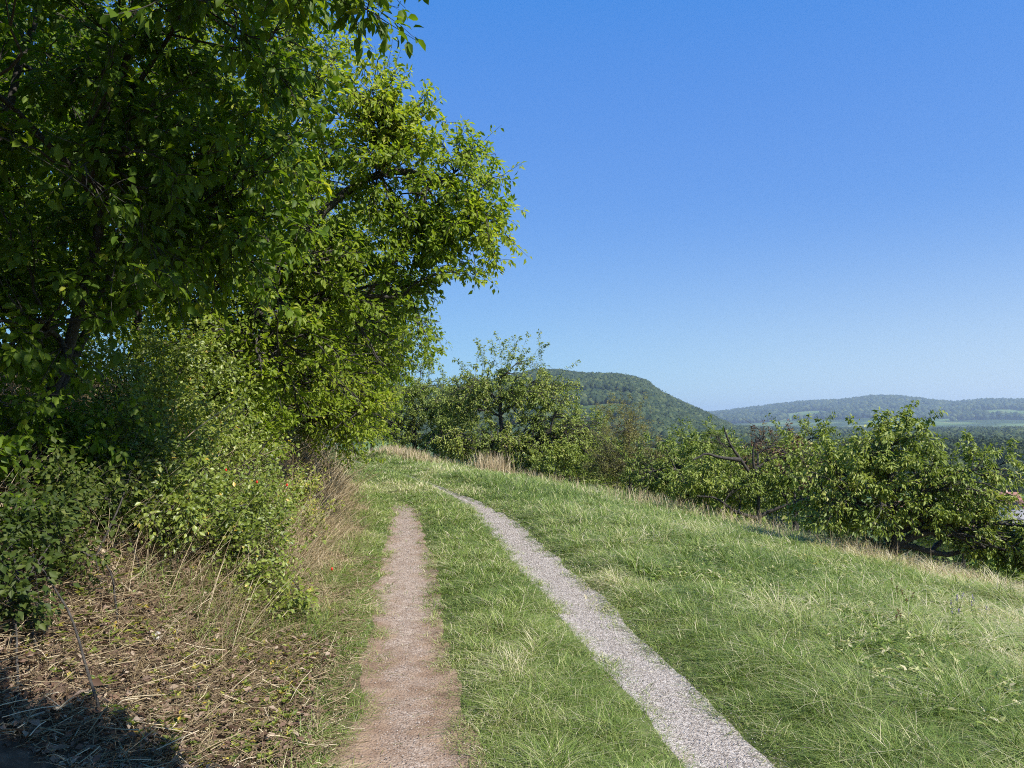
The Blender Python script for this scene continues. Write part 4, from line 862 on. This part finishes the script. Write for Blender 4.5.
# ------------------------------------------------------------------ haze: one closed box of thin air
zt = 235.0
V, Q = boxg(-13000, 13000, -13000, 13000, -160, zt)
m, t, out = nt('haze_air'); vp = node(t, 'ShaderNodeVolumePrincipled'); vp.inputs['Color'].default_value = (.64, .81, 1.0, 1); vp.inputs['Density'].default_value = 1.15e-4; vp.inputs['Anisotropy'].default_value = .2
t.links.new(vp.outputs[0], out.inputs['Volume'])
hz = mesh_obj('haze', V, Q, m); tag(hz, 'pale blue summer haze filling the valley air', kind='stuff')

# ------------------------------------------------------------------ sky, sun, camera
w = bpy.data.worlds.new('World'); sc.world = w; w.use_nodes = True; t = w.node_tree; t.nodes.clear()
sky = t.nodes.new('ShaderNodeTexSky'); sky.sky_type = 'NISHITA'; sky.sun_disc = False; sky.sun_elevation = SUN_EL; sky.sun_rotation = SUN_AZ
sky.altitude = 300; sky.air_density = 1.0; sky.dust_density = .08; sky.ozone_density = 2.6
bg = t.nodes.new('ShaderNodeBackground'); bg.inputs[1].default_value = .105; wo = t.nodes.new('ShaderNodeOutputWorld')
hs = t.nodes.new('ShaderNodeHueSaturation'); hs.inputs['Saturation'].default_value = 1.36; t.links.new(sky.outputs[0], hs.inputs['Color'])
ml = t.nodes.new('ShaderNodeVectorMath'); ml.operation = 'MULTIPLY'; ml.inputs[1].default_value = (.95, .95, 1.09); t.links.new(hs.outputs[0], ml.inputs[0]); m2_ = t.nodes.new('ShaderNodeVectorMath'); m2_.operation = 'MULTIPLY'; m2_.inputs[1].default_value = (.24, .24, .24); t.links.new(ml.outputs[0], m2_.inputs[0])
gm = t.nodes.new('ShaderNodeGamma'); gm.inputs[1].default_value = .45; t.links.new(m2_.outputs[0], gm.inputs[0])
h2_ = t.nodes.new('ShaderNodeHueSaturation'); h2_.inputs['Saturation'].default_value = 1.34; t.links.new(gm.outputs[0], h2_.inputs['Color'])
m3_ = t.nodes.new('ShaderNodeVectorMath'); m3_.operation = 'MULTIPLY'; m3_.inputs[1].default_value = (3.5, 3.3, 4.15); t.links.new(h2_.outputs[0], m3_.inputs[0]); m4_ = t.nodes.new('ShaderNodeVectorMath'); m4_.operation = 'MULTIPLY'; m4_.inputs[1].default_value = (.1803,)*3; t.links.new(m3_.outputs[0], m4_.inputs[0])
sp = t.nodes.new('ShaderNodeSeparateColor'); cb = t.nodes.new('ShaderNodeCombineColor'); t.links.new(m4_.outputs[0], sp.inputs[0])
for k, (pw, kk) in enumerate(((.42, .345), (.87, .865), (.45, .92))):
    a_ = node(t, 'ShaderNodeMath', operation='POWER'); a_.inputs[1].default_value = pw; b_ = node(t, 'ShaderNodeMath', operation='MULTIPLY'); b_.inputs[1].default_value = kk/.1803
    t.links.new(sp.outputs[k], a_.inputs[0]); t.links.new(a_.outputs[0], b_.inputs[0]); t.links.new(b_.outputs[0], cb.inputs[k])
tcw = t.nodes.new('ShaderNodeTexCoord'); sx = t.nodes.new('ShaderNodeSeparateXYZ'); t.links.new(tcw.outputs['Generated'], sx.inputs[0])
mz = t.nodes.new('ShaderNodeMapRange'); mz.inputs[1].default_value = .28; mz.inputs[2].default_value = 0.0; t.links.new(sx.outputs[2], mz.inputs[0])
pz = node(t, 'ShaderNodeMath', operation='POWER'); pz.inputs[1].default_value = 1.9; t.links.new(mz.outputs[0], pz.inputs[0])
mxr = t.nodes.new('ShaderNodeMapRange'); mxr.inputs[1].default_value = -.2; mxr.inputs[2].default_value = .7; mxr.inputs[3].default_value = .15; mxr.inputs[4].default_value = 1.0; t.links.new(sx.outputs[0], mxr.inputs[0])
fz = node(t, 'ShaderNodeMath', operation='MULTIPLY'); t.links.new(pz.outputs[0], fz.inputs[0]); t.links.new(mxr.outputs[0], fz.inputs[1])
mh = t.nodes.new('ShaderNodeMix'); mh.data_type = 'RGBA'; mh.inputs[7].default_value = (4.3, 4.6, 5.1, 1); t.links.new(fz.outputs[0], mh.inputs[0]); t.links.new(cb.outputs[0], mh.inputs[6])
t.links.new(mh.outputs[2], bg.inputs[0]); t.links.new(bg.outputs[0], wo.inputs[0])
sl = bpy.data.lights.new('sun', 'SUN'); sl.energy = 5.0; sl.angle = math.radians(.55); sl.color = (1, .95, .87)
so = bpy.data.objects.new('sun', sl); COL.objects.link(so)
from mathutils import Vector
so.rotation_euler = Vector(SUN).to_track_quat('Z', 'Y').to_euler(); so.location = (20, -20, 40)
cam = bpy.data.cameras.new('camera'); co = bpy.data.objects.new('camera', cam); COL.objects.link(co); sc.camera = co
cam.sensor_width = 36; cam.lens = F/1024*36; cam.clip_start = .05; cam.clip_end = 60000
co.location = (0, 0, CAMZ); co.rotation_euler = (PI/2+PITCH, 0, 0)
vs = sc.view_settings; sc.display_settings.display_device = 'sRGB'; vs.view_transform = 'Standard'; vs.look = 'None'; vs.exposure = 0.78; vs.gamma = 1; vs.use_curve_mapping = False
cy = sc.cycles; cy.max_bounces = 8; cy.diffuse_bounces = 5; cy.glossy_bounces = 2; cy.transmission_bounces = 4; cy.volume_bounces = 0; cy.transparent_max_bounces = 4
cy.caustics_reflective = False; cy.caustics_refractive = False; cy.use_denoising = False; cy.use_adaptive_sampling = False; cy.filter_width = 1.05; cy.sample_clamp_indirect = 6
